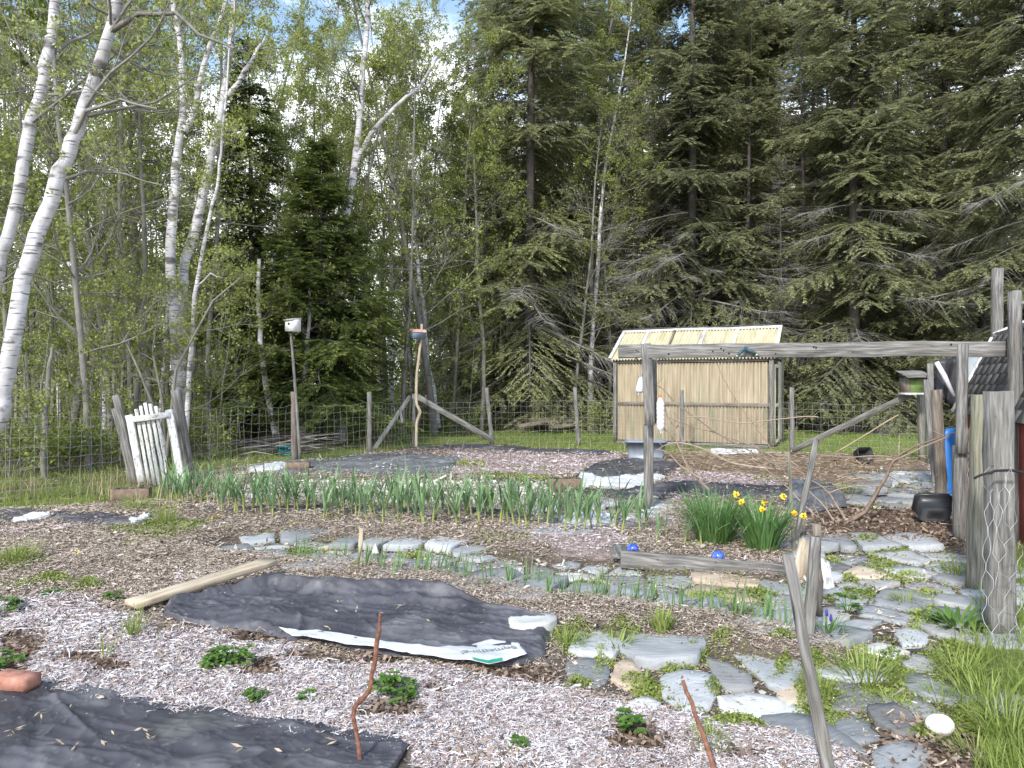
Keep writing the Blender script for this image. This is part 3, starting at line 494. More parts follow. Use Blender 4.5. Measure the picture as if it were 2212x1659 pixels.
m_brown = mat('brown_mulch_shreds', [(.05, (.09, .072, .058)), (.33, (.28, .22, .165)), (.58, (.49, .40, .32)), (.83, (.68, .59, .49)), (1, (.76, .70, .64))], 1.2, bump=0, rough=.85, rnd=.8)
m_mix = mat('pink_grey_mulch_shreds', [(.05, (.25, .18, .16)), (.35, (.48, .38, .36)), (.65, (.68, .58, .59)), (1, (.86, .82, .84))], 1.2, bump=0, rough=.85, rnd=.7)
m_grit = mat('beige_grit', [(.05, (.22, .2, .15)), (.4, (.45, .42, .34)), (.7, (.66, .64, .56)), (1, (.85, .85, .8))], 1.2, bump=0, rough=.85, rnd=.7)
m_chip = mat('brown_leaf_chips', [(.05, (.06, .045, .035)), (.4, (.20, .145, .108)), (.7, (.36, .28, .22)), (1, (.62, .53, .45))], 1.2, bump=0, rough=.8, rnd=.8)
rg = rs(100)
shreds('white_paper_shreds', m_white, 520000, (1,), rg, l=.034, w=.0032, curl=2.6, ymax=5.8, cmu=.46, csd=.27, lift=.022, label='white and pinkish shredded paper mulch along the near edge of the garden')
shreds('brown_mulch', m_brown, 700000, (2, 3), rg, l=.022, w=.0029, gsc=.72, seg=2, curl=1.0, ymax=20, pw=2.0, lift=.022, mask=lambda x, y, r: (zn(x, y) == 2) | (r.rand(len(x)) < .16), label='brown and beige shredded mulch covering the garden beds')
shreds('brown_bits', m_brown, 45000, (1,), rg, l=.03, w=.004, seg=2, curl=1.5, ymax=5.8, lift=.026, label='brown stem bits mixed through the white paper mulch')
shreds('pink_grey_mulch', m_mix, 200000, (7, 2), rg, l=.024, w=.0034, gsc=.7, seg=2, curl=1.0, ymax=20, pw=1.7, lift=.03, mask=lambda x, y, r: (zn(x, y) == 7) | (vnoise(x, y, 1.3, 61) > .7), label='pinkish pale shredded mulch in loose patches')
shreds('beige_grit', m_grit, 90000, (10, 3), rg, l=.03, w=.012, seg=1, gsc=.7, ymax=16, pw=1.6, mask=lambda x, y, r: (zn(x, y) == 10) | (r.rand(len(x)) < .12), label='fine beige grit behind the garlic row')
shreds('straw_litter', straw_m, 60000, (8, 5, 0), rg, l=.10, w=.0042, seg=2, curl=.5, lift=.06, gsc=.5, ymax=21, pw=1.0, mask=lambda x, y, r: ((zn(x, y) == 8)) | (r.rand(len(x)) < .12), label='tangled dry straw and stems on the far beds')
x, y = spts(150000, (5, 9, 2, 3, 1), rg, ymax=16, pw=2.0); zz = zn(x, y); k = (zz == 5) | (rg.rand(len(x)) < .03) | ((zz == 1) & (vnoise(x, y, 2, 19) + rg.normal(0, .05, len(x)) > .66)); x, y = x[k], y[k]
s = np.maximum(1, y / 4) ** .6; P = np.stack([x, y, gz(x, y) + rg.uniform(0, .02, len(x))], 1)
mb = MB(); mb.quads(leafq(P, .032 * s * rg.uniform(.3, 1.5, len(x)), rg, .5, flat=.55), np.clip(rg.normal(.42, .25, len(x)), 0, 1))
tag(mb.build('leaf_litter', m_chip), 'brown fallen leaves and bark chips between beds and path', 'leaf litter', kind='stuff')
# grass
x, y = spts(150000, (0, 6), rg, ymin=2.9, ymax=27, pw=1.2); zz = zn(x, y); near = (zz == 6) & (y < 9); lawn = (zz == 6) & (y >= 9)
h = np.where(near, .11, np.where(lawn, .06, .11)) * rg.uniform(.4, 1.5, len(x)) * (.5 + vnoise(x, y, 1.5, 71)); k = lawn | near | (vnoise(x, y, .9, 72) + rg.normal(0, .1, len(x)) > .38); x, y, h = x[k], y[k], h[k]; zz = zz[k]
s = np.maximum(1, y / 6) ** .8; c = np.clip(rg.normal(.42, .17, len(x)) + (vnoise(x, y, .7, 73) - .5) * .5 + np.where(zz == 0, .06, 0), 0, 1)
Q, C = blades_q(x, y, gz(x, y) - .01, h, .006 * s, rg, lean=.55, c=c); mb = MB(); mb.quads(Q, C)
x = rg.uniform(1.35, 2.9, 16000) ; y = rg.uniform(2.9, 5.5, 16000); k = (zn(x, y) == 6) & (x < 3.1); x, y = x[k], y[k]
cx = vnoise(x, y, 2.2, 81); k = cx + rg.normal(0, .08, len(x)) > .40; x, y, cx = x[k], y[k], cx[k]; Q, C = blades_q(x, y, gz(x, y) - .01, rg.uniform(.04, .14, len(x)) * (.2 + cx * 1.3), .0055, rg, lean=.85, c=np.clip(rg.normal(.4, .16, len(x)) + (cx - .5) * .6, 0, 1), seg=4, dirs=np.pi + rg.normal(0, 1.1, len(x))); mb.quads(Q, C)
tag(mb.build('grass', grass_m), 'rough green grass along the fence line and right border', 'grass', kind='stuff')
# dry tall grass by the fences
x = np.concatenate([rg.uniform(-9.5, -4.2, 1300), rg.uniform(-4, 4, 500)]); y = np.concatenate([rg.uniform(9, 12.5, 1300), rg.uniform(16.2, 18.4, 500)]); k = vnoise(x, y, 1.4, 91) > .5; x, y = x[k], y[k]
Q, C = blades_q(x, y, gz(x, y), rg.uniform(.12, .38, len(x)), .008, rg, lean=.45, c=rg.rand(len(x))); mb = MB(); mb.quads(Q, C); tag(mb.build('dry_grass', straw_m), 'tall dry grass stems along the wire fence', 'dry grass', kind='stuff')
# sedum / thyme between pavers
m_sedum = mat('sedum_green', [(.05, (.08, .11, .03)), (.4, (.20, .26, .06)), (.7, (.37, .43, .11)), (1, (.60, .63, .26))], 2, src='obj', bump=0, rough=.6, rnd=.8, transl=.3)
SED = [(1590, 1575, 70, 28), (1690, 1455, 26, 30), (1750, 1500, 55, 70), (1780, 1560, 60, 25), (1870, 1450, 45, 45), (1925, 1480, 60, 60), (1370, 1475, 30, 20), (1250, 1490, 30, 12), (1300, 1430, 25, 40), (1395, 1500, 40, 25), (1540, 1490, 20, 20), (1900, 1230, 50, 25), (1850, 1290, 60, 22), (1960, 1250, 40, 16), (2000, 1340, 50, 30), (1240, 1390, 45, 28), (1340, 1390, 40, 28), (1870, 1180, 40, 10), (1530, 1300, 70, 14), (1270, 1270, 60, 14), (1110, 1262, 50, 12), (900, 1210, 40, 10), (650, 1200, 60, 14), (320, 1160, 90, 22), (400, 1150, 60, 16), (110, 1275, 60, 14), (190, 1285, 30, 14), (40, 1230, 60, 20), (1150, 1045, 60, 6), (1080, 1040, 70, 8), (1010, 1010, 40, 8), (1690, 1400, 30, 12), (1560, 1290, 30, 10), (1640, 1290, 60, 12), (2050, 1430, 70, 40), (1500, 1420, 30, 15), (2080, 1480, 60, 40), (2010, 1600, 40, 20), (2100, 1560, 50, 50), (1920, 1425, 40, 24), (2000, 1290, 40, 14), (1800, 1215, 50, 8), (1930, 1195, 60, 8), (1830, 1250, 30, 10), (1760, 1440, 26, 20), (1460, 1448, 40, 10), (1560, 1400, 30, 10)]
PX, PY, PZ, PS, PC = [], [], [], [], []
for i, (cx, cy, rx, ry) in enumerate(SED):
    n = int(70 + rx * ry * .9); a = rg.uniform(0, 6.283, n); r = np.sqrt(rg.rand(n)); c0 = rg.uniform(.3, .62)
    qx = cx + np.cos(a) * r * rx * (1 + .3 * np.sin(a * 3 + i)); qy = cy + np.sin(a) * r * ry * (1 + .3 * np.cos(a * 2 + i)); D = H * F / (qy - CY); X = (qx - CX) / F * D
    PX.append(X); PY.append(D); PS.append(np.clip(D / 4.5, .9, 3) * .016 * rg.uniform(.7, 1.3, n)); PZ.append(gz(X, D) + (1 - r ** 2) * .05 * rg.rand(n) + .005); PC.append(np.clip(rg.normal(c0, .15, n), 0, 1))
xx, yy = spts(110000, (3,), rg, ymax=14); k = vnoise(xx, yy, 2.6, 55) > .5; xx, yy = xx[k], yy[k]
PX.append(xx); PY.append(yy); PS.append(np.clip(yy / 4.5, .9, 2) * .015 * rg.uniform(.7, 1.3, len(xx))); PZ.append(gz(xx, yy) + rg.uniform(0, .028, len(xx))); PC.append(np.clip(rg.normal(.42, .18, len(xx)), 0, 1))
xx, yy = spts(90000, (2, 7), rg, ymax=14); k = vnoise(xx, yy, 1.7, 155) > .72; xx, yy = xx[k], yy[k]
PX.append(xx); PY.append(yy); PS.append(np.clip(yy / 4.5, .9, 2.5) * .016 * rg.uniform(.7, 1.3, len(xx))); PZ.append(gz(xx, yy) + rg.uniform(0.005, .04, len(xx))); PC.append(np.clip(rg.normal(.4, .15, len(xx)), 0, 1))
PX, PY, PZ, PS, PC = map(np.concatenate, (PX, PY, PZ, PS, PC)); mb = MB(); mb.quads(leafq(np.stack([PX, PY, PZ], 1), PS, rg, .8), PC)
tag(mb.build('sedum', m_sedum), 'low yellow-green sedum and thyme growing in the joints of the path', 'ground cover', kind='stuff')
# ------------------------------------------------------------------ slate pavers
m_slate = mat('blue_grey_slate', [(.25, (.20, .21, .215)), (.5, (.33, .345, .35)), (.75, (.48, .495, .50))], 5, (1, 3.4, 3), bump=.55, bscale=11, bdist=.015, rough=.75, rnd=.55, dist=1.2, extra=[(3, (1, 1, 1), .55, .75, (.34, .32, .28), .6)])
m_slate2 = mat('dark_grey_slate', [(.25, (.16, .162, .16)), (.5, (.27, .272, .268)), (.75, (.40, .40, .39))], 5, (1, 4, 3), bump=.55, bscale=11, bdist=.015, rough=.75, rnd=.55, dist=1.2, extra=[(3, (1, 1, 1), .55, .75, (.28, .26, .2), .6)])
m_slate3 = mat('tan_flagstone', [(.25, (.34, .26, .18)), (.5, (.52, .42, .31)), (.75, (.66, .58, .48))], 4, (1, 2, 3), bump=.5, bscale=9, bdist=.006, rough=.8, rnd=.3)
m_slate4 = mat('pale_flagstone', [(.25, (.40, .40, .37)), (.5, (.56, .56, .53)), (.75, (.70, .70, .67))], 4, (1, 2, 3), bump=.5, bscale=9, bdist=.006, rough=.8, rnd=.3)
SM = {'b': (m_slate, 'blue-grey slate paver'), 'd': (m_slate2, 'dark grey slate paver'), 't': (m_slate3, 'tan flagstone'), 'p': (m_slate4, 'pale flagstone')}
STN = []
def stone(poly, mk_, rg, th=.022, z0=None, lab=None, name='paving_stone', tilt=.02):
    P = np.array(poly, float); c = P.mean(0); n = len(P); out = []
    for i in range(n):
        a, b = P[i], P[(i + 1) % n]; L_ = np.linalg.norm(b - a); m = max(1, int(L_ / .05))
        for j in range(m):
            q = a + (b - a) * j / m; 
            if j or m == 1: q = q + rg.normal(0, .006, 2)
            else: q = q + (c - q) * .03
            out.append(q)
    O = np.array(out); k = len(O); zz = gzs(*c) if z0 is None else z0; tx, ty = rg.normal(0, tilt, 2)
    def lay(f, z): X = c + (O - c) * f; return np.column_stack([X, zz + z + (X[:, 0] - c[0]) * tx + (X[:, 1] - c[1]) * ty + rg.normal(0, .0012, k)])
    rings_ = [lay(1.0, -.05), lay(1.0, th - .008), lay(.975, th), lay(.6, th + rg.normal(0, .003)), lay(.25, th + rg.normal(0, .003))]
    V = np.vstack(rings_ + [np.array([[c[0], c[1], zz + th]])]); Q = []
    for r in range(4): Q += [(r * k + i, r * k + (i + 1) % k, (r + 1) * k + (i + 1) % k, (r + 1) * k + i) for i in range(k)]
    T = [(4 * k + i, 4 * k + (i + 1) % k, 5 * k) for i in range(k)]
    if np.sum(P[:, 0] * np.roll(P[:, 1], -1) - np.roll(P[:, 0], -1) * P[:, 1]) < 0: Q = [q[::-1] for q in Q]; T = [t[::-1] for t in T]
    a = rg.uniform(-.6, .6); ca, sa = math.cos(a), math.sin(a); G = V.copy(); G[:, 0] = V[:, 0] * ca - V[:, 1] * sa; G[:, 1] = V[:, 0] * sa + V[:, 1] * ca
    mb = MB(); mb.add(V, Q, T, G=G, c=rg.rand()); o = mb.build(name, SM[mk_][0], loc=(c[0], c[1], zz))
    tag(o, lab, 'paving stone', 'flagstones and slates laid in the garden paths'); 
    if lab is None: STN.append((o, mk_, c))
    return o
HAND = [('b', [(1222, 1440), (1262, 1428), (1305, 1436), (1320, 1460), (1300, 1490), (1262, 1500), (1225, 1475)], 'blue-grey slate with a pale cracked top, first beside the black fabric corner'),
 ('t', [(1328, 1440), (1352, 1428), (1385, 1450), (1392, 1490), (1355, 1500), (1318, 1478)], 'wedge-shaped tan and grey flagstone right of the cracked slate'),
 ('b', [(1425, 1465), (1470, 1450), (1540, 1462), (1550, 1500), (1530, 1540), (1470, 1545), (1430, 1510)], 'broad speckled blue-grey slate left of the rusty rod top'),
 ('d', [(1522, 1425), (1560, 1435), (1620, 1462), (1632, 1495), (1585, 1500), (1545, 1480)], 'dark grey triangular slate left of the large pale blue slab'),
 ('b', [(1572, 1418), (1650, 1402), (1722, 1410), (1735, 1450), (1722, 1490), (1680, 1498), (1640, 1470), (1605, 1440)], 'large pale blue slate slab behind the tan rounded stone'),
 ('t', [(1680, 1480), (1712, 1462), (1752, 1458), (1765, 1490), (1750, 1525), (1700, 1535), (1680, 1515)], 'rounded pinkish tan flagstone touching the long leaning stake'),
 ('p', [(1545, 1510), (1620, 1500), (1700, 1515), (1745, 1545), (1700, 1560), (1600, 1558), (1560, 1545)], 'long pale flagstone behind the thyme mound'),
 ('b', [(1640, 1560), (1720, 1552), (1800, 1580), (1870, 1630), (1880, 1665), (1830, 1650), (1760, 1632), (1690, 1610), (1650, 1590)], 'longest blue slate slab, crossed by the leaning stake foot'),
 ('b', [(1770, 1550), (1830, 1545), (1880, 1570), (1905, 1610), (1860, 1618), (1800, 1590)], 'oval blue slate between the longest slab and dark slate'),
 ('d', [(1870, 1540), (1930, 1530), (1972, 1555), (1990, 1600), (1950, 1612), (1890, 1575)], 'dark slate left of the white rock'),
 ('d', [(1898, 1490), (1940, 1490), (2010, 1520), (2040, 1558), (1990, 1560), (1925, 1530)], 'streaked dark slate with white veins above the white rock'),
 ('b', [(1880, 1650), (1935, 1620), (2000, 1640), (2010, 1700), (1930, 1730), (1890, 1700)], 'light blue slate at the bottom below the white rock'),
 ('p', [(1355, 1540), (1400, 1528), (1430, 1545), (1412, 1565), (1370, 1562)], 'small white stone behind the bottom mulch'),
 ('t', [(1475, 1286), (1520, 1270), (1600, 1282), (1640, 1305), (1560, 1308), (1490, 1300)], 'flat orange-tan flagstone below the raised bed board'),
 ('t', [(1490, 1245), (1560, 1246), (1640, 1258), (1642, 1275), (1570, 1272), (1500, 1262)], 'long cream flagstone against the raised bed board'),
 ('t', [(1262, 1258), (1300, 1255), (1330, 1268), (1318, 1280), (1268, 1275)], 'small tan flagstone in the middle path'),
 ('b', [(1650, 1295), (1740, 1290), (1760, 1310), (1720, 1325), (1660, 1318)], 'blue slate just below the end of the raised bed board'),
 ('b', [(1800, 1290), (1850, 1280), (1880, 1300), (1840, 1322), (1805, 1312)], 'pale blue slate right of the two grey stakes'),
 ('b', [(1930, 1365), (1975, 1358), (2010, 1378), (2000, 1400), (1950, 1402)], 'small blue slate in the right path'),
 ('b', [(1910, 1345), (1880, 1360), (1830, 1372), (1800, 1355), (1850, 1342)], 'flat grey-blue slate left of the small blue slate')]
rg = rs(55); hp = []; virt = []
for k_, pl, lab in HAND:
    W = [tuple(gp(*p)[:2]) for p in pl]; stone(W, k_, rg, lab=lab, tilt=.01); hp.append(np.array(W)); A = np.array(W); lo, hi = A.min(0), A.max(0)
    gx, gy = np.meshgrid(np.arange(lo[0], hi[0], .05), np.arange(lo[1], hi[1], .05)); m = inpoly(gx, gy, W); virt += list(zip(gx[m], gy[m])); virt += [tuple(p) for p in W]
virt = np.array(virt); seeds = []
cx_, cy_ = spts(60000, (3,), rg, ymin=2.9, ymax=15, pw=1.6)
for a, b in zip(cx_, cy_):
    if len(seeds) > 245: break
    dm = .31 if b < 9 else .42
    if b > 6.1 and a < 2.2: dm = .25
    if seeds and np.min(np.hypot((np.array(seeds)[:, 0] - a) , (np.array(seeds)[:, 1] - b) * (1.15 if b < 6 else .8))) < dm * (.75 + .5 * rg.rand()): continue
    if np.min(np.hypot(virt[:, 0] - a, virt[:, 1] - b)) < .16: continue
    seeds.append((a, b))
allp = np.vstack([np.array(seeds), virt])
for a, b in seeds:
    ang = np.linspace(0, 6.283, 8)[:-1] + rg.uniform(0, .8); r = .48 * rg.uniform(.8, 1.2, 7); poly = [np.array((a + math.cos(t) * q * 1.25, b + math.sin(t) * q)) for t, q in zip(ang, r)]
    dd_ = np.hypot(allp[:, 0] - a, allp[:, 1] - b)
    for j in np.argsort(dd_)[1:26]:
        q = allp[j]; nrm = q - np.array((a, b)); L_ = np.linalg.norm(nrm)
        if L_ > .95 or L_ < 1e-6: continue
        nrm = nrm / L_; lim = (L_ / 2 if j < len(seeds) else L_) - rg.uniform(.010, .036); out = []
        for i in range(len(poly)):
            p1, p2 = poly[i], poly[(i + 1) % len(poly)]; d1 = (p1 - (a, b)) @ nrm - lim; d2 = (p2 - (a, b)) @ nrm - lim
            if d1 <= 0: out.append(p1)
            if d1 * d2 < 0: out.append(p1 + (p2 - p1) * d1 / (d1 - d2))
        poly = out
        if len(poly) < 3: break
    if len(poly) < 3: continue
    A = np.array(poly); keep = [i for i in range(len(A)) if np.linalg.norm(A[i] - A[i - 1]) > .03]; A = A[keep]
    if np.mean(zn(A[:, 0] * .7 + a * .3, A[:, 1] * .7 + b * .3) == 3) < .3: continue
    if len(A) < 3 or np.ptp(A[:, 0]) < .1 or np.ptp(A[:, 1]) < .08: continue
    mid = b > 6.0 and a < 2.0
    kk = rg.choice(list('bbdbpbbdpt') if mid else list('bbdddbdbpt')); kk = 'b' if kk in 'tp' and max(np.ptp(A[:, 0]), np.ptp(A[:, 1])) > .42 else kk
    stone(A, kk, rg, th=rg.uniform(.004, .014) if mid else rg.uniform(.012, .028), tilt=.02 if mid else .03)
LMK = [((2030, 1585), 'the white rock'), ((1980, 1330), 'the leafy green plant'), ((2150, 1370), 'the broad split post'), ((1770, 1270), 'the propped painted boards'), ((1515, 1225), 'the raised bed board'), ((1290, 1385), 'the flat stone on fabric'), ((1500, 1520), 'the rusty rod'), ((780, 1200), 'the white stake in the path'), ((1367, 1185), 'the first blue glass ball'), ((1960, 1060), 'the grape vine foot'), ((2020, 1110), 'the black bucket'), ((560, 1180), 'the weedy end of the middle path'), ((1040, 1240), 'the middle of the narrow path'), ((1400, 1110), 'the foot of the trellis post'), ((1700, 1420), 'the tall leaning stake')]
bk = {}
for o, k_, c in STN:
    q = px_of((c[0], c[1], 0)); ds = [math.hypot((q[0] - l[0][0]), (q[1] - l[0][1]) * 2) for l in LMK]; j = int(np.argmin(ds)); bk.setdefault((k_, j), []).append((ds[j], o))
for (k_, j), l in bk.items():
    l.sort(key=lambda z: z[0])
    for i, (d_, o) in enumerate(l): o['label'] = f'{SM[k_][1]}, ' + ('closest to ' if i == 0 else f'{ordw(i)} closest to ') + LMK[j][1]
# flat stone lying on the fabric
stone([tuple(gp(*p)[:2]) for p in [(1098, 1372), (1110, 1362), (1150, 1356), (1200, 1360), (1205, 1372), (1180, 1388), (1130, 1392), (1100, 1386)]], 'p', rg, th=.055, lab='flat pale grey stone weighing down the black fabric end')
# ------------------------------------------------------------------ sheets of fabric
def sheet(name, top, bot, nu, nv, mt, lab, cat, wr=.02, seed=1, lift=.012, parent=None, edge=0, sc_=1.6, creases=0, build=True, fold=()):
    """landscape fabric draped over the ground between a far and a near edge (ground points)"""
    def res(pl, n):
        P = np.array([tuple(gp(*p)[:2]) for p in pl]); cl = np.concatenate([[0], np.cumsum(np.linalg.norm(np.diff(P, axis=0), axis=1))]); t = np.linspace(0, cl[-1], n)
        return np.stack([np.interp(t, cl, P[:, 0]), np.interp(t, cl, P[:, 1])], 1)
    A, B = res(top, nu), res(bot, nu); v = np.linspace(0, 1, nv)[:, None, None]; X = A[None] * (1 - v) + B[None] * v; x, y = X[..., 0], X[..., 1]
    x = x + (vnoise(x, y, 6, seed + 3) - .5) * .05; y = y + (vnoise(x, y, 6, seed + 4) - .5) * .05
    z = gz(x.ravel(), y.ravel()).reshape(x.shape) + lift; n1 = vnoise(x, y, sc_, seed, 4); n2 = vnoise(x + y * .6, y * 1.6, sc_ * 1.5, seed + 9, 3)
    n3 = vnoise(x * .9 + y * 2.6, y * .5 - x * .25, sc_ * 1.7, seed + 14, 3)
    n4 = vnoise(x * 3.4 - y * 1.5, y * 3 + x, sc_ * 1.4, seed + 24, 4)
    z = z + wr * .6 * n1 + wr * .55 * (1 - np.abs(2 * n4 - 1)) ** 9 + wr * .7 * (1 - np.abs(2 * n2 - 1)) ** 6 + wr * .8 * (1 - np.abs(2 * n3 - 1)) ** 7 + (vnoise(x, y, 14, seed + 5, 2) - .5) * wr * .12
    rc = rs(seed + 77)
    for _ in range(creases):
        px_, py_ = rc.uniform(x.min(), x.max()), rc.uniform(y.min(), y.max()); a_ = rc.normal(.1, .7); dl = (x - px_) * math.sin(a_) - (y - py_) * math.cos(a_) + .03 * np.sin((x + y) * 7 + a_); al = (x - px_) * math.cos(a_) + (y - py_) * math.sin(a_)
        z = z + rc.uniform(.006, .020) * np.exp(-(np.abs(dl) / rc.uniform(.012, .03)) ** 1.3) * np.exp(-(al / rc.uniform(.2, .6)) ** 2)
    for (fu, fv, su, sv, amp) in fold:
        U = np.linspace(0, 1, nu)[None]; Vv = np.linspace(0, 1, nv)[:, None]; z = z + amp * np.exp(-((U - fu) / su) ** 2 - ((Vv - fv - .12 * np.sin(U * 5)) / sv) ** 2)
    if edge:
        ui = np.arange(nu) / (nu - 1); vi = np.arange(nv) / (nv - 1); ef = np.clip(np.minimum(np.minimum(ui, 1 - ui)[None] * nu / 5, np.minimum(vi, 1 - vi)[:, None] * nv / 5), 0, 1); g0 = gz(x.ravel(), y.ravel()).reshape(x.shape) + .006; z = g0 + (z - g0) * (.12 + .88 * ef)
    i = np.arange(nv - 1)[:, None] * nu + np.arange(nu - 1)[None]; mb = MB(); V = np.stack([x, y, z], -1).reshape(-1, 3)
    mb.add(V, np.stack([i, i + nu, i + nu + 1, i + 1], -1).reshape(-1, 4))
    o = mb.build(name, mt, parent, loc=None if parent is not None else (float(x.mean()), float(y.mean()), 0), smooth=True)
    sm = o.modifiers.new('thickness', 'SOLIDIFY'); sm.thickness = .001; return tag(o, lab, cat) if lab else o
m_fab = mat('black_landscape_fabric', [(.3, (.034, .033, .039)), (.55, (.062, .06, .072)), (.8, (.12, .12, .135))], 1.6, bump=.45, bscale=5, bdist=.02, rough=.55, spec=.55, detail=4, dist=.6, extra=[(1.1, (1, 1, 1), .60, .68, (.028, .03, .024), .9), (2.2, (1, 1, 1), .53, .70, (.22, .22, .23), .6), (16, (1, 1, 1), .6, .7, (.16, .16, .16), .4), (70, (1, 1, 1), .72, .75, (.6, .6, .6), .9)])
m_fab2 = mat('dusty_grey_fabric', [(.3, (.09, .095, .10)), (.55, (.16, .17, .18)), (.8, (.26, .28, .29))], 2.4, bump=.3, bscale=30, bdist=.004, rough=.6, detail=7, dist=.5, extra=[(2.2, (1, 1, 1), .56, .7, (.06, .06, .065), .8)])
m_plast = mat('white_plastic_film', [(.3, (.54, .56, .58)), (.6, (.66, .67, .68)), (.8, (.74, .74, .74))], 4, bump=.2, bscale=14, bdist=.01, rough=.35, spec=.5, extra=[(5, (1, 1, 1), .66, .74, (.35, .33, .30), .6)])
sheet('landscape_fabric', [(-260, 1480), (0, 1482), (75, 1484), (100, 1492), (230, 1512), (350, 1538), (500, 1566), (640, 1590), (780, 1612), (892, 1642)], [(-400, 1900), (0, 1900), (300, 1900), (500, 1900), (700, 1850), (820, 1760), (880, 1660)], 300, 130, m_fab, 'dirty black landscape fabric sheet spread beside the brick', 'fabric', wr=.012, seed=31, edge=1, creases=26, fold=[(.30, .45, .02, .3, -.01), (.62, .4, .02, .25, .012)])
fab2 = sheet('landscape_fabric', [(352, 1345), (470, 1312), (590, 1276), (700, 1292), (900, 1306), (1000, 1330), (1075, 1348), (1190, 1366)], [(350, 1362), (420, 1378), (560, 1392), (650, 1412), (780, 1432), (950, 1456), (1060, 1466), (1120, 1466), (1180, 1432)], 240, 110, m_fab, 'rumpled black landscape fabric between the board and flat stone', 'fabric', wr=.022, seed=47, lift=.03, edge=1, creases=22, fold=[(.55, .10, .5, .06, .10), (.62, .24, .22, .05, .035), (.30, .66, .2, .10, .05)])
bag = sheet('soil_bag', [(600, 1396), (720, 1411), (860, 1434), (940, 1446), (990, 1442), (1060, 1424), (1120, 1432)], [(640, 1416), (740, 1432), (860, 1452), (960, 1472), (1050, 1480), (1105, 1474), (1142, 1456)], 120, 30, m_plast, 'white printed plastic soil bag poking out under the black fabric', 'plastic bag', wr=.006, seed=52, lift=.06)
def text_mesh(txt, size, M, mt, name, parent):
    cu = bpy.data.curves.new(name, 'FONT'); cu.body = txt; cu.size = size; cu.align_x = 'CENTER'; cu.align_y = 'CENTER'; tmp = bpy.data.objects.new('tmp', cu); link(tmp); bpy.context.view_layer.update()
    dg = bpy.context.evaluated_depsgraph_get(); me = bpy.data.meshes.new_from_object(tmp.evaluated_get(dg)); bpy.data.objects.remove(tmp)
    me.transform(M); base = WL[parent.name]; me.transform(Matrix.Translation(-base)); me.name = name; me.materials.clear(); me.materials.append(mt)
    o = bpy.data.objects.new(name, me); link(o); o.parent = parent; WL[o.name] = base; return o
tcol = flat('printed_grey_green_ink', (.12, .17, .17)); gcol = flat('printed_green_ink', (.03, .30, .19))
BV = np.array([tuple(v.co) for v in bag.data.vertices]).reshape(30, 120, 3) + np.array(WL[bag.name])
bc = BV[15, 100]; bd = BV[15, 110] - BV[15, 92]; bang = math.atan2(bd[1], bd[0]) + math.pi
def on_bag(o):
    b = np.array(WL[bag.name]); F_ = BV.reshape(-1, 3)
    for v in o.data.vertices:
        w = np.array(v.co) + b; k = np.argsort(np.hypot(F_[:, 0] - w[0], F_[:, 1] - w[1]))[:4]; v.co.z = F_[k, 2].mean() + .005 - b[2]
tm_ = text_mesh('Something!', .072, Matrix.Translation((bc[0], bc[1], 0)) @ Matrix.Rotation(bang, 4, 'Z'), tcol, 'lettering', bag); on_bag(tm_)
mb = MB(); G_s = BV[26:30, 90:106] + (0, 0, .004); i_ = np.arange(3)[:, None] * 16 + np.arange(15)[None]; mb.add(G_s.reshape(-1, 3), np.stack([i_, i_ + 16, i_ + 17, i_ + 1], -1).reshape(-1, 4)); mb.build('printed_stripe', gcol, bag)
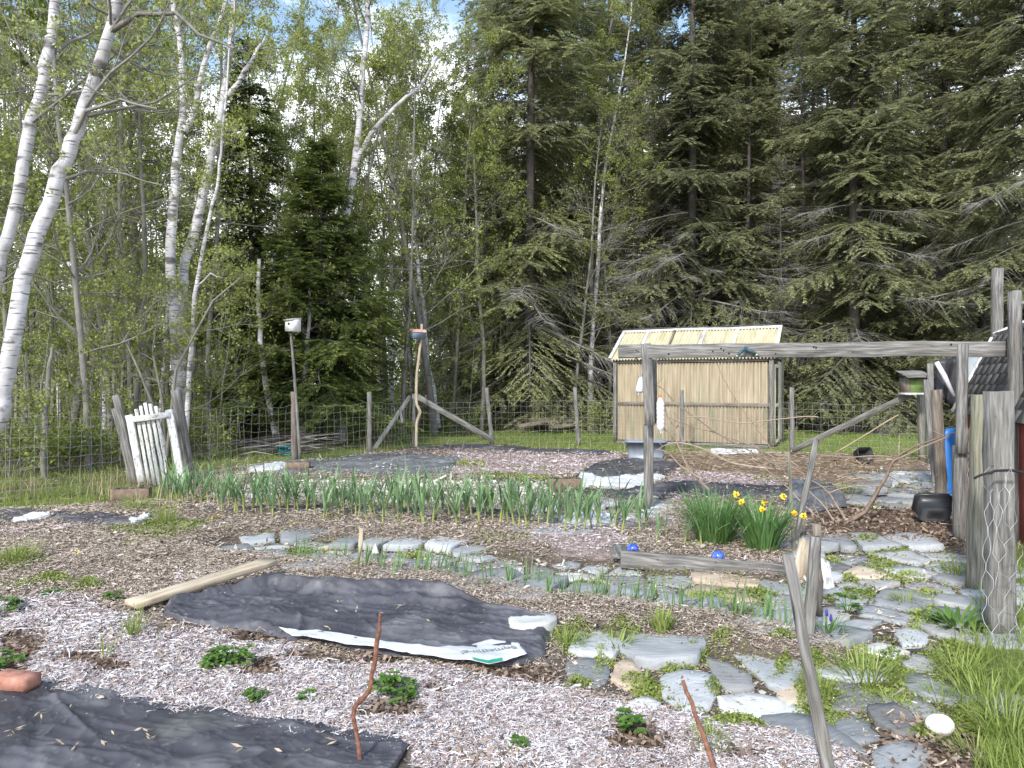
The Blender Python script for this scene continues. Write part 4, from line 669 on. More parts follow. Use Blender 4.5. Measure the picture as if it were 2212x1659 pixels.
for nm, top, bot, mt, lab, wr, sd, lf, cat in [
 ('landscape_fabric', [(560, 1018), (640, 1000), (760, 990), (860, 990), (960, 994), (1000, 992)], [(590, 1034), (700, 1034), (800, 1038), (900, 1042), (975, 1038), (985, 1012)], m_fab2, 'faded blue-grey fabric sheet behind the garlic row', .05, 61, .02, 'fabric'),
 ('landscape_fabric', [(860, 972), (1000, 970), (1150, 976), (1330, 982)], [(860, 980), (1000, 978), (1150, 986), (1330, 992)], m_fab, 'narrow black fabric strip along the far bed edge by the fence', .06, 64, .03, 'fabric'),
 ('landscape_fabric', [(1290, 1010), (1370, 992), (1460, 1000), (1475, 1012)], [(1215, 1052), (1300, 1056), (1400, 1050), (1440, 1042)], m_fab, 'black fabric heap in front of the grey plastic tub', .045, 67, .03, 'fabric'),
 ('landscape_fabric', [(1200, 1072), (1330, 1075), (1460, 1052), (1700, 1062), (1760, 1066)], [(1230, 1086), (1330, 1092), (1480, 1086), (1640, 1090), (1740, 1100)], m_fab, 'long black fabric strip behind the daffodils', .05, 71, .02, 'fabric'),
 ('landscape_fabric', [(1700, 1058), (1760, 1050), (1800, 1075), (1825, 1085)], [(1695, 1118), (1740, 1120), (1790, 1112), (1830, 1105)], m_fab2, 'crumpled grey fabric folded over by the vine foot', .12, 73, .03, 'fabric'),
 ('landscape_fabric', [(-250, 1120), (0, 1118), (70, 1112), (110, 1118)], [(-250, 1150), (0, 1150), (60, 1148), (100, 1136)], m_fab, 'black fabric corner at the far left of the garden', .04, 75, .02, 'fabric'),
 ('landscape_fabric', [(110, 1118), (200, 1122), (330, 1130)], [(120, 1142), (220, 1156), (325, 1150)], m_fab, 'black fabric piece below the leaning gate', .04, 78, .02, 'fabric'),
 ('landscape_fabric', [(430, 1112), (700, 1108), (1000, 1112), (1160, 1118)], [(430, 1120), (700, 1120), (1000, 1126), (1160, 1134)], m_fab, 'black fabric strip running under the garlic row', .03, 79, .02, 'fabric'),
 ('plastic_sheet', [(1250, 1030), (1300, 1046), (1400, 1038), (1440, 1042)], [(1240, 1062), (1300, 1066), (1370, 1072), (1395, 1064)], m_plast, 'crumpled white plastic sheet beside the paving block near trellis post', .05, 81, .035, 'plastic sheet'),
 ('plastic_sheet', [(534, 1024), (580, 1016), (640, 1012)], [(540, 1032), (590, 1030), (660, 1024)], m_plast, 'white plastic scrap left of the hollow block under birdhouse', .06, 83, .03, 'plastic sheet'),
 ('plastic_sheet', [(28, 1138), (60, 1132), (112, 1128)], [(26, 1146), (60, 1144), (110, 1134)], m_plast, 'flat white plastic scrap on the far left fabric', .03, 85, .04, 'plastic sheet'),
 ('plastic_sheet', [(276, 1140), (310, 1132), (325, 1130)], [(280, 1152), (310, 1148), (322, 1142)], m_plast, 'small crumpled white plastic scrap below the leaning gate', .04, 87, .04, 'plastic sheet'),
 ('plastic_sheet', [(1530, 984), (1570, 981), (1640, 984)], [(1535, 990), (1570, 990), (1640, 990)], m_plast, 'white plastic strip lying before the greenhouse wall', .05, 89, .05, 'plastic sheet'),
 ('plastic_sheet', [(1205, 1118), (1260, 1112), (1330, 1118)], [(1210, 1142), (1260, 1146), (1330, 1140)], m_plast, 'pale plastic sheet under the last garlic plants', .05, 91, .02, 'plastic sheet')]:
    sheet(nm, top, bot, 90, 34, mt, lab, cat, wr=wr * .6, seed=sd, lift=lf, sc_=1.1, edge=1)
# ================================================================== built things
def c3(x, y): return ((1800 + x / 3.318) / 1.38879, (960 + y / 3.318) / 1.38879)
def c4(x, y): return ((2200 + x / 3.318) / 1.38879, (1300 + y / 3.318) / 1.38879)
def c7(x, y): return ((300 + x / 3.318) / 1.38879, (1140 + y / 3.318) / 1.38879)
def W_(p, D): return np.array(wp(p[0], p[1], D))
m_dark = flat('black_parts_and_shade', (.02, .02, .02), .9)  # plain black parts, also the shade painted at greenhouse eave and doorway
m_tan = mat('aged_tan_fibreglass', [(.25, (.25, .205, .14)), (.5, (.43, .37, .265)), (.75, (.59, .53, .40))], 3.2, (5, 1, .3), bump=0, rough=.55, spec=.4, extra=[(2.0, (2.5, 1, .5), .52, .7, (.36, .29, .20), .7), (1.6, (2, 1, .4), .58, .72, (.33, .37, .27), .6)])
m_tanlow = mat('stained_tan_fibreglass', [(.25, (.22, .175, .12)), (.5, (.385, .32, .23)), (.75, (.53, .465, .355))], 3.4, (5, 1, .3), bump=0, rough=.6, spec=.4, extra=[(1.9, (2.5, 1, .5), .5, .68, (.26, .28, .20), .7), (3, (3, 1, .3), .56, .72, (.24, .16, .11), .6)])
m_cream = mat('cream_fibreglass_roofing', [(.25, (.38, .345, .22)), (.5, (.52, .48, .33)), (.8, (.68, .64, .48))], 3, (2, 1, .5), bump=0, rough=.5, spec=.4)
def greenhouse():
    A = Vector((6.33, 18.1, 0)); u = Vector((-.9, .436, 0)).normalized(); v = Vector((.436, .9, 0)).normalized(); Wd, Dp, E, Rg = 3.95, 2.4, 2.27, 3.09
    t = thing('greenhouse', 'small tan corrugated fibreglass greenhouse with a cream ridged roof', 'greenhouse', A)
    def P(a, b, z): return np.array(A + u * a + v * b + Vector((0, 0, z)))
    def corr(n, a0, a1, f0, f1, amp, wl, nrm, c=.5, seg=4, wrap=None):
        k = int((a1 - a0) / wl * 8); aa = np.linspace(a0, a1, k); V = []; G = []
        for j in range(seg + 1):
            for a in aa:
                q = f0(a) * (1 - j / seg) + f1(a) * j / seg; V.append(q + nrm * amp * math.sin(a / wl * 6.283)); G.append((a, 0, j / seg * np.linalg.norm(f1(a) - f0(a)) + 5 * f0(a)[2]))
        i = np.arange(seg)[:, None] * k + np.arange(k - 1)[None]; n.add(V, np.stack([i, i + k, i + k + 1, i + 1], -1).reshape(-1, 4), G=G, c=c)
    vn = -np.array(v)
    for nm, z0, z1, mt in (('upper_wall_panel', 1.12, 2.14, m_tan), ('lower_wall_panel', .12, 1.04, m_tanlow)):
        mb = MB(); corr(mb, .06, Wd - .06, lambda a: P(a, 0, z0), lambda a: P(a, 0, z1), .030, .082, vn)
        corr(mb, .06, Dp - .06, lambda a: P(Wd, a, z0), lambda a: P(Wd, a, z1), .014, .088, np.array(u)); corr(mb, .06, Wd - .06, lambda a: P(a, Dp, z0), lambda a: P(a, Dp, z1), .014, .088, -vn); mb.build(nm, mt, t, smooth=True)
    mb = MB()
    for a in (-.01, Wd + .01):
        for b in (-.01, Dp + .01): beam(mb, P(a, b, 0), P(a, b, E), .09, .09, up=tuple(u))
    for b, a0, a1 in ((-.005, .05, Wd - .05), (Dp + .005, .05, Wd - .05)):
        for z in (.06, 2.2): beam(mb, P(a0, b, z), P(a1, b, z), .09, .09, up=(0, 0, 1))
    for a in (Wd,): beam(mb, P(a, .05, 2.2), P(a, Dp - .05, 2.2), .08, .09, up=(0, 0, 1))
    mb.build('timber_frame', wood_grey, t)
    mb = MB(); beam(mb, P(.04, -.012, 1.08), P(Wd - .04, -.012, 1.08), .05, .09, up=(0, 0, 1)); mb.build('middle_rail', wood_brown, t)
    mb = MB(); beam(mb, P(.05, .12, 2.17), P(Wd - .05, .12, 2.17), .12, .14, up=(0, 0, 1)); mb.build('eave_shade', m_dark, t)  # black beam stands in for the eave's shadow along the wall top
    ov = .14; sl = np.array(v) * (Dp / 2 + ov) + np.array((0, 0, Rg - E + .1)); nr = np.cross(np.array(u), sl); nr /= np.linalg.norm(nr); nr *= np.sign(nr[2])
    rf = MB(); corr(rf, -.12, Wd + .12, lambda a: P(a, -ov, E - .03), lambda a: P(a, Dp / 2, Rg), .026, .082, nr)
    nb = nr.copy(); nb[:2] = -nb[:2]; corr(rf, -.12, Wd + .12, lambda a: P(a, Dp + ov, E - .03), lambda a: P(a, Dp / 2, Rg), .016, .088, nb); roof = rf.build('roof', m_cream, t, smooth=True)
    for a in (-.11, .95, 1.8, 2.62, 3.35, Wd + .11):
        mb = MB(); beam(mb, P(a, -ov, E - .01) + nr * .036, P(a, Dp / 2, Rg) + nr * .036, .085 if a not in (2.62,) else .05, .014, up=tuple(nr)); mb.build('roof_batten', paint_white if a not in (2.62,) else wood_brown, roof)
    mb = MB(); beam(mb, P(-.14, Dp / 2, Rg + .045), P(Wd + .14, Dp / 2, Rg + .045), .16, .035, up=(0, 0, 1)); mb.build('ridge_cap', flat('dark_ridge_felt', (.05, .05, .05)), roof)
    mb = MB(); beam(mb, P(-.14, Dp / 2 - .09, Rg - .01), P(Wd + .14, Dp / 2 - .09, Rg - .01), .02, .06, up=(0, 0, 1)); mb.build('ridge_board', paint_white, roof)
    mb = MB(); V = [P(-.02, .0, E), P(-.02, Dp, E), P(-.02, Dp / 2, Rg - .02), P(Wd + .02, 0, E), P(Wd + .02, Dp, E), P(Wd + .02, Dp / 2, Rg - .02)]; mb.add(V, T=[(0, 1, 2), (3, 5, 4)]); mb.build('gable', wood_grey, t)
    # door end
    mb = MB()
    for b0, b1 in ((.05, .55), (1.5, Dp - .05)): corr(mb, b0, b1, lambda a: P(0, a, .1), lambda a: P(0, a, E - .08), .012, .088, -np.array(u))
    mb.build('end_panel', m_tan, t, smooth=True)
    dr = MB(); Z = lambda b, z, o=0: P(-.03 - o, b, z)
    for b in (.6, 1.45): beam(dr, Z(b, .08), Z(b, 2.1), .09, .04, up=tuple(u))
    for z in (.14, 1.05, 2.06): beam(dr, Z(.645, z), Z(1.405, z), .09, .04, up=tuple(u))
    d = dr.build('door', flat('cream_door_paint', (.6, .56, .42)), t)
    mb = MB(); mb.add([P(-.015, .62, .1), P(-.015, 1.43, .1), P(-.015, 1.43, 2.05), P(-.015, .62, 2.05)], [(0, 1, 2, 3)]); mb.build('doorway_shade', m_dark, d)  # black sheet paints the shade inside the door opening
    mb = MB(); tube(mb, [Z(1.42, 1.0, .03), Z(1.42, 1.0, .08), Z(1.42, 1.22, .08), Z(1.42, 1.22, .03)], .008, 6); mb.build('handle', flat('iron', (.1, .09, .08), .5, .8), d)
greenhouse()
def trellis():
    a, b = wp(1337, 759, 9.12), wp(2181, 753, 7.62); t = thing('garden_trellis', 'weathered grey timber trellis with a long beam on two posts', 'trellis', (wp(1400, 1103, 9.2)[0], 9.2, 0))
    mb = MB(); beam(mb, a, b, .04, .163, up=(0, 0, 1), n=16); mb.build('crossbeam', wood_grey, t)
    mb = MB(); beam(mb, W_((1401, 1105), 9.22), W_((1401, 917), 9.22), .11, .09, up=(0, 1, 0)); beam(mb, W_((1412, 915), 9.26), W_((1411, 776), 9.26), .085, .04, up=(0, 1, 0)); mb.build('post', wood_grey, t)
    mb = MB(); beam(mb, W_((1404, 919), 9.0), W_((1395, 742), 9.0), .12, .05, up=(0, 1, 0)); mb.build('post_board', wood_grey, t)
    mb = MB(); beam(mb, W_((2075, 1180), 7.45), W_((2074, 962), 7.45), .115, .10, up=(0, 1, 0)); beam(mb, W_((2076, 980), 7.37), W_((2080, 744), 7.47), .10, .05, up=(0, 1, 0)); mb.build('post', wood_grey, t)
    mb = MB(); rgk = rs(3)
    for i in range(14):
        mb = MB(); f = rgk.uniform(.03, .97); q = lerp(a, b, f) + np.array((0, -.021, rgk.uniform(-.06, .06))); n = np.array((-.14, -.99, 0)); lathe(mb, [(0, .003), (.009, .002), (.012, -.002)], q, 8, M=Matrix.Rotation(R(90), 4, 'X'))
        mb.build('knot', m_dark, t)
trellis()
def grey_post(name, label, p0, p1, D0, D1, w, d, m=wood_grey, rnd_=False, cat='post', k=None):
    a, b = W_(p0, D0), W_(p1, D1); mb = MB()
    (roundpost(mb, a, b, w / 2, w / 2 * .93) if rnd_ else beam(mb, a, b, w, d, up=(0, 1, 0), n=8, jit=.003))
    return tag(mb.build(name, m, loc=(a[0], a[1], a[2])), label, cat)
grey_post('fence_post', 'broad split grey post with a flat top, wrapped in chicken wire', (2160, 1385), (2157, 845), 4.72, 4.72, .140, .12)
grey_post('fence_post', 'greenish grey post just behind the broad split post', (2108, 1285), (2121, 853), 5.75, 5.75, .125, .10, wood_green)
grey_post('tall_post', 'tall narrow grey post standing in front of the shingled shed roof', (2196, 1165), (2192, 629), 7.5, 7.5, .105, .09)
grey_post('tall_post', 'bare grey post rising behind the shingled shed roof', (2152, 960), (2155, 579), 12, 12, .14, .13)
grey_post('fence_post', 'brown-footed upright post beside the blue plastic board', (2036, 1096), (2022, 842), 9.6, 9.6, .115, .10, wood_brown)
grey_post('plank', 'peeling grey plank leaning by the green birdhouse post', (2022, 1052), (2003, 820), 11.6, 11.8, .12, .03)
grey_post('plank', 'narrow dark plank leaning right behind the green birdhouse', (2012, 990), (2009, 785), 14, 14.2, .11, .03)
grey_post('wooden_stake', 'long grey leaning stake with a worn rounded tip, closest in view', (1800, 1715), (1701, 1196), 2.9, 3.0, .044, .03)
grey_post('wooden_stake', 'squared grey stake right of the leaning one, splitting at its top', (1742, 1402), (1763, 1160), 4.5, 4.5, .062, .04)
grey_post('wooden_stake', 'short brownish stake hidden behind the squared grey one', (1768, 1330), (1764, 1132), 4.95, 4.95, .045, .04, wood_brown)
grey_post('wooden_stake', 'thin pale upright lath rising behind the daffodil flowers', (1715, 1205), (1704, 975), 6.8, 6.8, .026, .015, wood_green)
grey_post('wooden_stake', 'grey stick leaning left beside the daffodils and pale lath', (1718, 1172), (1763, 949), 7.2, 7.3, .05, .03)
grey_post('wooden_stake', 'thin pale lath standing among the stones of middle path', (778, 1232), (780, 1141), 6.45, 6.45, .034, .015, wood_new)
grey_post('wooden_stake', 'stubby brown stake in the mulch above the black fabric', (729, 1270), (725, 1243), 5.85, 5.85, .03, .02, wood_brown)
grey_post('wooden_stake', 'small weathered stub at the far pink mulch bed', (1101, 1006), (1101, 975), 14.6, 14.6, .05, .03)
grey_post('raised_bed_board', 'grey timber edging board below the daffodils', (1341, 1207), (1696, 1240), 6.40, 5.98, .15, .04, cat='board')
mb = MB(); a = gp(1341, 1226); beam(mb, (a[0], a[1] + .03, .08), (a[0] + .05, a[1] + .5, .08), .14, .035, up=(0, 0, 1)); tag(mb.build('raised_bed_board', wood_grey, loc=a), 'short end board meeting the long edging board near blue ball', 'board')
for nm, lab, p, q, w, m_ in (('painted_board', 'tan peeling board propped on edge behind the squared grey stake', [(1722, 1262), (1742, 1172)], 5.95, .13, wood_new), ('painted_board', 'pinkish white painted board leaning right of the squared grey stake', [(1786, 1278), (1772, 1208)], 5.7, .15, paint_white)):
    mb = MB(); a, b = W_(p[0], q), W_(p[1], q + .25); beam(mb, a, b, w, .035, up=(0, 1, .3)); tag(mb.build(nm, m_, loc=a), lab, 'board')
# loose new board on the fabric
mb = MB(); a, b = gp(282, 1352), gp(592, 1268); a = np.array((a[0], a[1], gzs(a[0], a[1]) + .07)); b = np.array((b[0] - .02, b[1], gzs(b[0], b[1]) + .13)); beam(mb, a, b, .15, .042, up=(0, 0, 1), n=10)
tag(mb.build('loose_board', wood_new, loc=a), 'pale new wooden board lying across the edge of black fabric', 'board')
def bentrod(name, lab, pts, Ds, rr, m, cat='rod'):
    P = np.array([W_(p, d) for p, d in zip(pts, Ds)]); t = np.linspace(0, 1, len(P)); tt = np.linspace(0, 1, len(P) * 3); Q = np.stack([np.interp(tt, t, P[:, j]) for j in range(3)], 1); rg = rs(len(P)); Q[1:-1] += rg.normal(0, .0015, Q[1:-1].shape)
    mb = MB(); tube(mb, Q, np.interp(tt, t, rr), 8, cap=True); return tag(mb.build(name, m, loc=Q[0], smooth=True), lab, cat)
m_rust = mat('rusty_steel', [(.3, (.11, .05, .035)), (.55, (.22, .10, .065)), (.8, (.34, .18, .12))], 40, bump=.5, rough=.85, bdist=.002)
bentrod('rusty_rod', 'kinked rusty rod standing in the white mulch', [(786, 1720), (779, 1650), (772, 1595), (762, 1545), (768, 1524), (798, 1494), (806, 1450), (815, 1385), (822, 1325)], [2.95] + [3.0] * 8, [.010, .010, .009, .009, .010, .009, .009, .010, .006], m_rust)
bentrod('rusty_rod', 'straight rusty rod leaning left beside the slates', [(1556, 1712), (1535, 1632), (1508, 1560), (1475, 1470)], [2.9, 2.95, 3.0, 3.05], [.011, .010, .009, .008], m_rust)
# fenders hanging from the trellis
m_wp = flat('white_fender_plastic', (.74, .75, .78), .4); m_org = flat('orange_cord', (.65, .16, .04)); m_rope = flat('tan_cord', (.4, .32, .2))
def fender(lab, top, bot, D, r, rope):
    a, b = W_(top, D), W_(bot, D); t = thing('boat_fender', lab, 'fender', b); ax = (b - a); L_ = np.linalg.norm(ax); M = Matrix.Translation(a) @ Vector(ax).to_track_quat('Z', 'Y').to_matrix().to_4x4()
    pr = [(.0, 0), (.35 * r, .0), (.45 * r, .05 * L_), (.9 * r, .14 * L_), (r, .2 * L_)]
    for k in range(5): z = .28 + .13 * k; pr += [(r, (z - .03) * L_), (.93 * r, (z - .012) * L_), (.93 * r, (z + .005) * L_), (r, (z + .02) * L_)]
    pr += [(r, .86 * L_), (.85 * r, .92 * L_), (.4 * r, .97 * L_), (.3 * r, L_), (0, L_)]; mb = MB(); lathe(mb, pr, (0, 0, 0), 18, M=M); mb.build('body', m_wp, t, smooth=True)
    mb = MB(); ang = np.linspace(0, 6.283, 13); rr_ = .3 * r; tube(mb, [tuple(M @ Vector((math.cos(q) * rr_, 0, L_ + .5 * rr_ + math.sin(q) * rr_))) for q in ang], .006, 6); mb.build('eye', m_wp, t, smooth=True)
    mb = MB(); tube(mb, [W_(rope, D), a], .003, 5); mb.build('rope', m_rope, t)
    mb = MB(); lathe(mb, [(0, -.03), (.018, -.02), (.02, 0), (.012, .02), (0, .03)], a + np.array((0, 0, .01)), 8); mb.build('knot', m_org, t, smooth=True)
fender('white ribbed boat fender hanging vertically right of the trellis post', c3(600, 770), c3(604, 1110), 9.1, .05, c3(570, 372))
fender('white boat fender hanging askew half behind the trellis post', c3(432, 545), c3(385, 730), 9.35, .05, c3(460, 372))
# hose splitter on beam
o0 = W_((1609, 760), 8.55); t = thing('hose_splitter', 'dark teal two-way hose splitter hooked over the trellis beam', 'hose splitter', o0); m_teal = flat('dark_teal_rubber', (.04, .09, .11), .5); m_br = flat('dull_brass', (.35, .33, .25), .4, .7)
mb = MB(); tube(mb, [o0 + (-.0, -.03, .05), o0 + (0, -.05, .02)], .022, 8, cap=True); tube(mb, [o0 + (0, -.05, .03), o0 + (-.06, -.06, 0), o0 + (-.10, -.07, -.045)], .018, 8, cap=True); tube(mb, [o0 + (0, -.05, .03), o0 + (.06, -.06, 0), o0 + (.11, -.07, -.03)], .018, 8, cap=True); mb.build('body', m_teal, t, smooth=True)
for s in (-1, 1):
    mb = MB(); e = o0 + np.array((s * .105, -.07, -.045 if s < 0 else -.03)); tube(mb, [e, e + (s * .02, -.005, -.022)], .023, 10, cap=True); mb.build('coupling', m_br, t)
# birdhouses
def house(label, base_px, D, pole_pts, polew, box_c, bw, bd, bh, yaw, mbox, mroof, pole_m, hole=True, gable=False, loc_z=None):
    b0 = W_(base_px, D); t = thing('birdhouse', label, 'birdhouse', b0); P = np.array([W_(p, D) for p in pole_pts]); tt = np.linspace(0, 1, len(P) * 4); Q = np.stack([np.interp(tt, np.linspace(0, 1, len(P)), P[:, j]) for j in range(3)], 1)
    mb = MB(); tube(mb, Q, np.linspace(polew, polew * .8, len(Q)), 8, cap=True); mb.build('pole', pole_m, t, smooth=True)
    c = W_(box_c, D - .06); M = rotM(yaw, loc=c); mb = MB(); x, y, z = bw / 2, bd / 2, bh / 2
    if gable:
        V = [(-x, -y, -z), (x, -y, -z), (x, y, -z), (-x, y, -z), (-x, -y, z * .3), (x, -y, z * .3), (x, y, z * .3), (-x, y, z * .3), (0, -y, z), (0, y, z)]
        V = [tuple(M @ Vector(q)) for q in V]; mb.add(V, [(0, 1, 5, 4), (1, 2, 6, 5), (2, 3, 7, 6), (3, 0, 4, 7), (3, 2, 1, 0)], [(4, 5, 8), (6, 7, 9)])
    else:
        V = [(-x, -y, -z), (x, -y, -z), (x, y, -z), (-x, y, -z), (-x, -y, z * .72), (x, -y, z * .72), (x, y, z), (-x, y, z)]; V = [tuple(M @ Vector(q)) for q in V]
        mb.add(V, [(0, 1, 5, 4), (1, 2, 6, 5), (2, 3, 7, 6), (3, 0, 4, 7), (3, 2, 1, 0), (4, 5, 6, 7)])
    body = mb.build('box', mbox, t)
    mb = MB()
    if gable:
        for s in (-1, 1): beam(mb, M @ Vector((s * x * .55, -y - .03, z * .72)), M @ Vector((s * x * .55, y + .03, z * .72)), x * 1.35, .012, up=tuple((M.to_3x3() @ Vector((s * .55, 0, .8)))))
    else:
        an = math.atan2(z * .28, bd); beam(mb, M @ Vector((0, -y - .035, z * .72 - .004)), M @ Vector((0, y + .01, z + .012)), bw + .03, .016, up=tuple(M.to_3x3() @ Vector((0, -math.sin(an), math.cos(an)))))
    mb.build('roof', mroof, t)
    mb = MB(); hc = M @ Vector((0, -y - .003, z * .12)); a = np.linspace(0, 6.283, 15)[:-1]; V = [tuple(M @ Vector((math.cos(q) * .026, -y - .003, z * .12 + math.sin(q) * .026))) for q in a] + [tuple(hc)]; mb.add(V, T=[(14, i, (i + 1) % 14) for i in range(14)]); mb.build('entrance_hole', m_dark, body)
    return t
p0 = c7(1900, 700); m_pole = wood_grey
house('white birdhouse with one round hole on a thin crooked pole', (648, 992), 14.7, [(648, 992), (641, 880), (634, 790), (628, 716)], .032, (633, 702), .19, .24, .26, R(-24), flat('white_birdhouse_paint', (.78, .78, .76)), flat('pale_grey_roof', (.42, .42, .40)), m_pole)
grey_post('fence_post', 'brown round post beside the white birdhouse pole', (637, 1003), (634, 846), 14.75, 14.75, .13, .1, wood_brown, True)
house('small blue birdhouse with orange-pink roof on a crooked branch pole', (899, 972), 17.9, [(899, 972), (900, 913), (908, 890), (900, 874), (899, 846), (901, 800), (907, 753), (910, 733), (911, 700)], .038, (903, 722), .2, .32, .22, R(-62), flat('blue_birdhouse_paint', (.16, .22, .30)), flat('faded_orange_roof', (.55, .33, .25)), wood_new, gable=True)
# green feeder on its post
D = 14.9; b0 = W_((1994, 1000), D); t = thing('birdhouse', 'green birdhouse with a wide grey plank roof on a rough post', 'birdhouse', b0)
mb = MB(); beam(mb, b0, W_((1990, 850), D + .1), .13, .12, up=(0, 1, 0)); mb.build('post', wood_green, t)
c = W_((1971, 834), D - .25); M = rotM(R(6), loc=c); mb = MB(); box(mb, -.145, .145, -.13, .13, -.13, .16, M); bx_ = mb.build('box', flat('faded_green_paint', (.16, .24, .07)), t)
for s in (-1, 1): mb = MB(); box(mb, s * .165 - .02, s * .165 + .02, -.14, .14, -.14, .16, M); mb.build('side_board', wood_brown, t)
mb = MB(); box(mb, -.2, .2, -.2, .16, -.175, -.132, M); mb.build('floor_board', paint_white, t)
mb = MB()
for i in range(3): beam(mb, M @ Vector((-.28, -.22 + .13 * i, .19 + .045 * i)), M @ Vector((.27, -.22 + .13 * i, .19 + .045 * i)), .14, .022, up=(0, -.3, 1))
mb.build('roof', wood_grey, t)
# ------------------------------------------------------------------ wire fences
m_wire = flat('galvanised_wire', (.42, .42, .40), .5, .3)
def fence(label, posts, hts, wz, bays, braces=(), step=.16, pm=wood_grey, r=.0026):
    """posts: list of (base px, top px, D, draw)"""
    b = W_(posts[0][0], posts[0][2]); t = thing('wire_fence', label, 'fence', (b[0], b[1], 0)); mb = MB(); rg = rs(len(posts) * 7)
    ends = []
    for (p, q, D_, dr) in posts:
        a = gp(p[0], CY + H * F / D_); e = W_(q, D_); ends.append((np.array(a), e))
        if dr:
            pb = MB(); roundpost(pb, np.array((a[0], a[1], -.02)), e, .055, .05); pb.build('fence_post', pm, t)
    for (i, j) in bays:
        A, B = ends[i][0], ends[j][0]; L_ = np.linalg.norm(B - A); n = max(2, int(L_ / step)); nrm = np.cross(B - A, (0, 0, 1)); nrm /= np.linalg.norm(nrm); sg = rg.uniform(.02, .06)
        def Z(f, z): return A + (B - A) * f + np.array((0, 0, z - math.sin(f * math.pi) * sg * z + .012 * math.sin(f * 17 + z * 9))) + nrm * .02 * math.sin(f * 9 + z * 5)
        for z in wz: tube(mb, [Z(f, z) for f in np.linspace(0, 1, 14)], r, 3)
        for k in range(n):
            f = (k + .5) / n; o = rg.normal(0, .03) ; tube(mb, [Z(f + o * .1 * z, z) for z in np.linspace(wz[0], wz[-1], 4)], r * .8, 3)
    mb.build('wire_mesh', m_wire, t)
    for (a, b, w) in braces:
        pb = MB(); beam(pb, a, b, w, .05, up=(0, 1, .2)); pb.build('brace', wood_grey, t)
    return t
wz = [.12, .27, .42, .58, .74, .9, 1.06, 1.2]
fence('woven wire fence with round grey posts across the back of garden', [((637, 1003), (634, 846), 14.9, 0), ((798, 986), (798, 846), 16.3, 1), ((894, 966), (894, 850), 18.6, 1), ((1064, 966), (1051, 838), 18.5, 1), ((1250, 962), (1242, 837), 19.0, 1), ((1473, 975), (1473, 843), 17.9, 1), ((1711, 986), (1710, 837), 16.3, 1), ((1992, 1000), (1990, 850), 15.0, 0)], None, wz, [(i, i + 1) for i in range(7)],
      [(W_((886, 856), 18.5), W_((808, 970), 17.2), .10), (W_((901, 856), 18.4), W_((1066, 952), 18.3), .13), (W_((864, 884), 17.8), W_((870, 914), 17.7), .05), (W_((1968, 852), 14.8), W_((1708, 975), 15.8), .12)])
fence('sagging wire fence running left from the leaning gate', [((-180, 1100), (-190, 930), 9.6, 1), ((90, 1075), (90, 925), 10.6, 0), ((272, 1050), (252, 880), 11.8, 0)], None, [.1, .25, .4, .55, .7, .85, 1.0, 1.15], [(0, 1), (1, 2)])
fence('wire fence stretch between leaning gate and birdhouse post', [((412, 1038), (385, 870), 12.2, 0), ((520, 1020), (520, 870), 13.4, 0), ((637, 1003), (634, 846), 14.7, 0)], None, wz, [(0, 1), (1, 2)])
# ------------------------------------------------------------------ leaning gate
t = thing('garden_gate', 'leaning white picket garden gate with an arched top', 'gate', W_((335, 1058), 11.6))
Dg = 11.6; G_ = lambda x, y, d=Dg: W_(c7(x, y), d)
mb = MB(); beam(mb, G_(420, 1050), G_(290, 350), .11, .05, up=(0, 1, 0)); mb.build('stile', paint_white, t)
mb = MB(); beam(mb, G_(820, 1030), G_(685, 295), .11, .05, up=(0, 1, 0)); mb.build('stile', paint_white, t)
mb = MB(); beam(mb, G_(330, 392, Dg - .03), G_(700, 345, Dg - .03), .035, .09, up=(0, 0, 1)); mb.build('rail', paint_white, t)
mb = MB(); beam(mb, G_(600, 1088), G_(850, 1045), .05, .06, up=(0, 0, 1)); mb.build('rail', paint_white, t)
for (a, b, c, d) in ((358, 290, 490, 1040), (402, 258, 545, 1045), (450, 228, 590, 1050), (500, 238, 650, 1055), (556, 260, 690, 1050)):
    mb = MB(); beam(mb, G_(c, d, Dg + .03), G_(a, b, Dg + .03), .05, .018, up=(0, 1, 0)); e = G_(a, b, Dg + .03); mb.build('picket', paint_white, t)
grey_post('gate_post', 'grey round gate post leaning left, left of the white picket gate', c7(375, 1075), c7(158, 155), 11.7, 11.7, .125, .1, rnd_=True)
grey_post('gate_post', 'grey square gate post leaning left, right of the white picket gate', c7(905, 1030), c7(752, 100), 11.9, 11.9, .14, .12)
grey_post('gate_post', 'thin grey stick leaning outside the left gate post', c7(320, 1050), c7(135, 285), 11.9, 11.9, .06, .04)
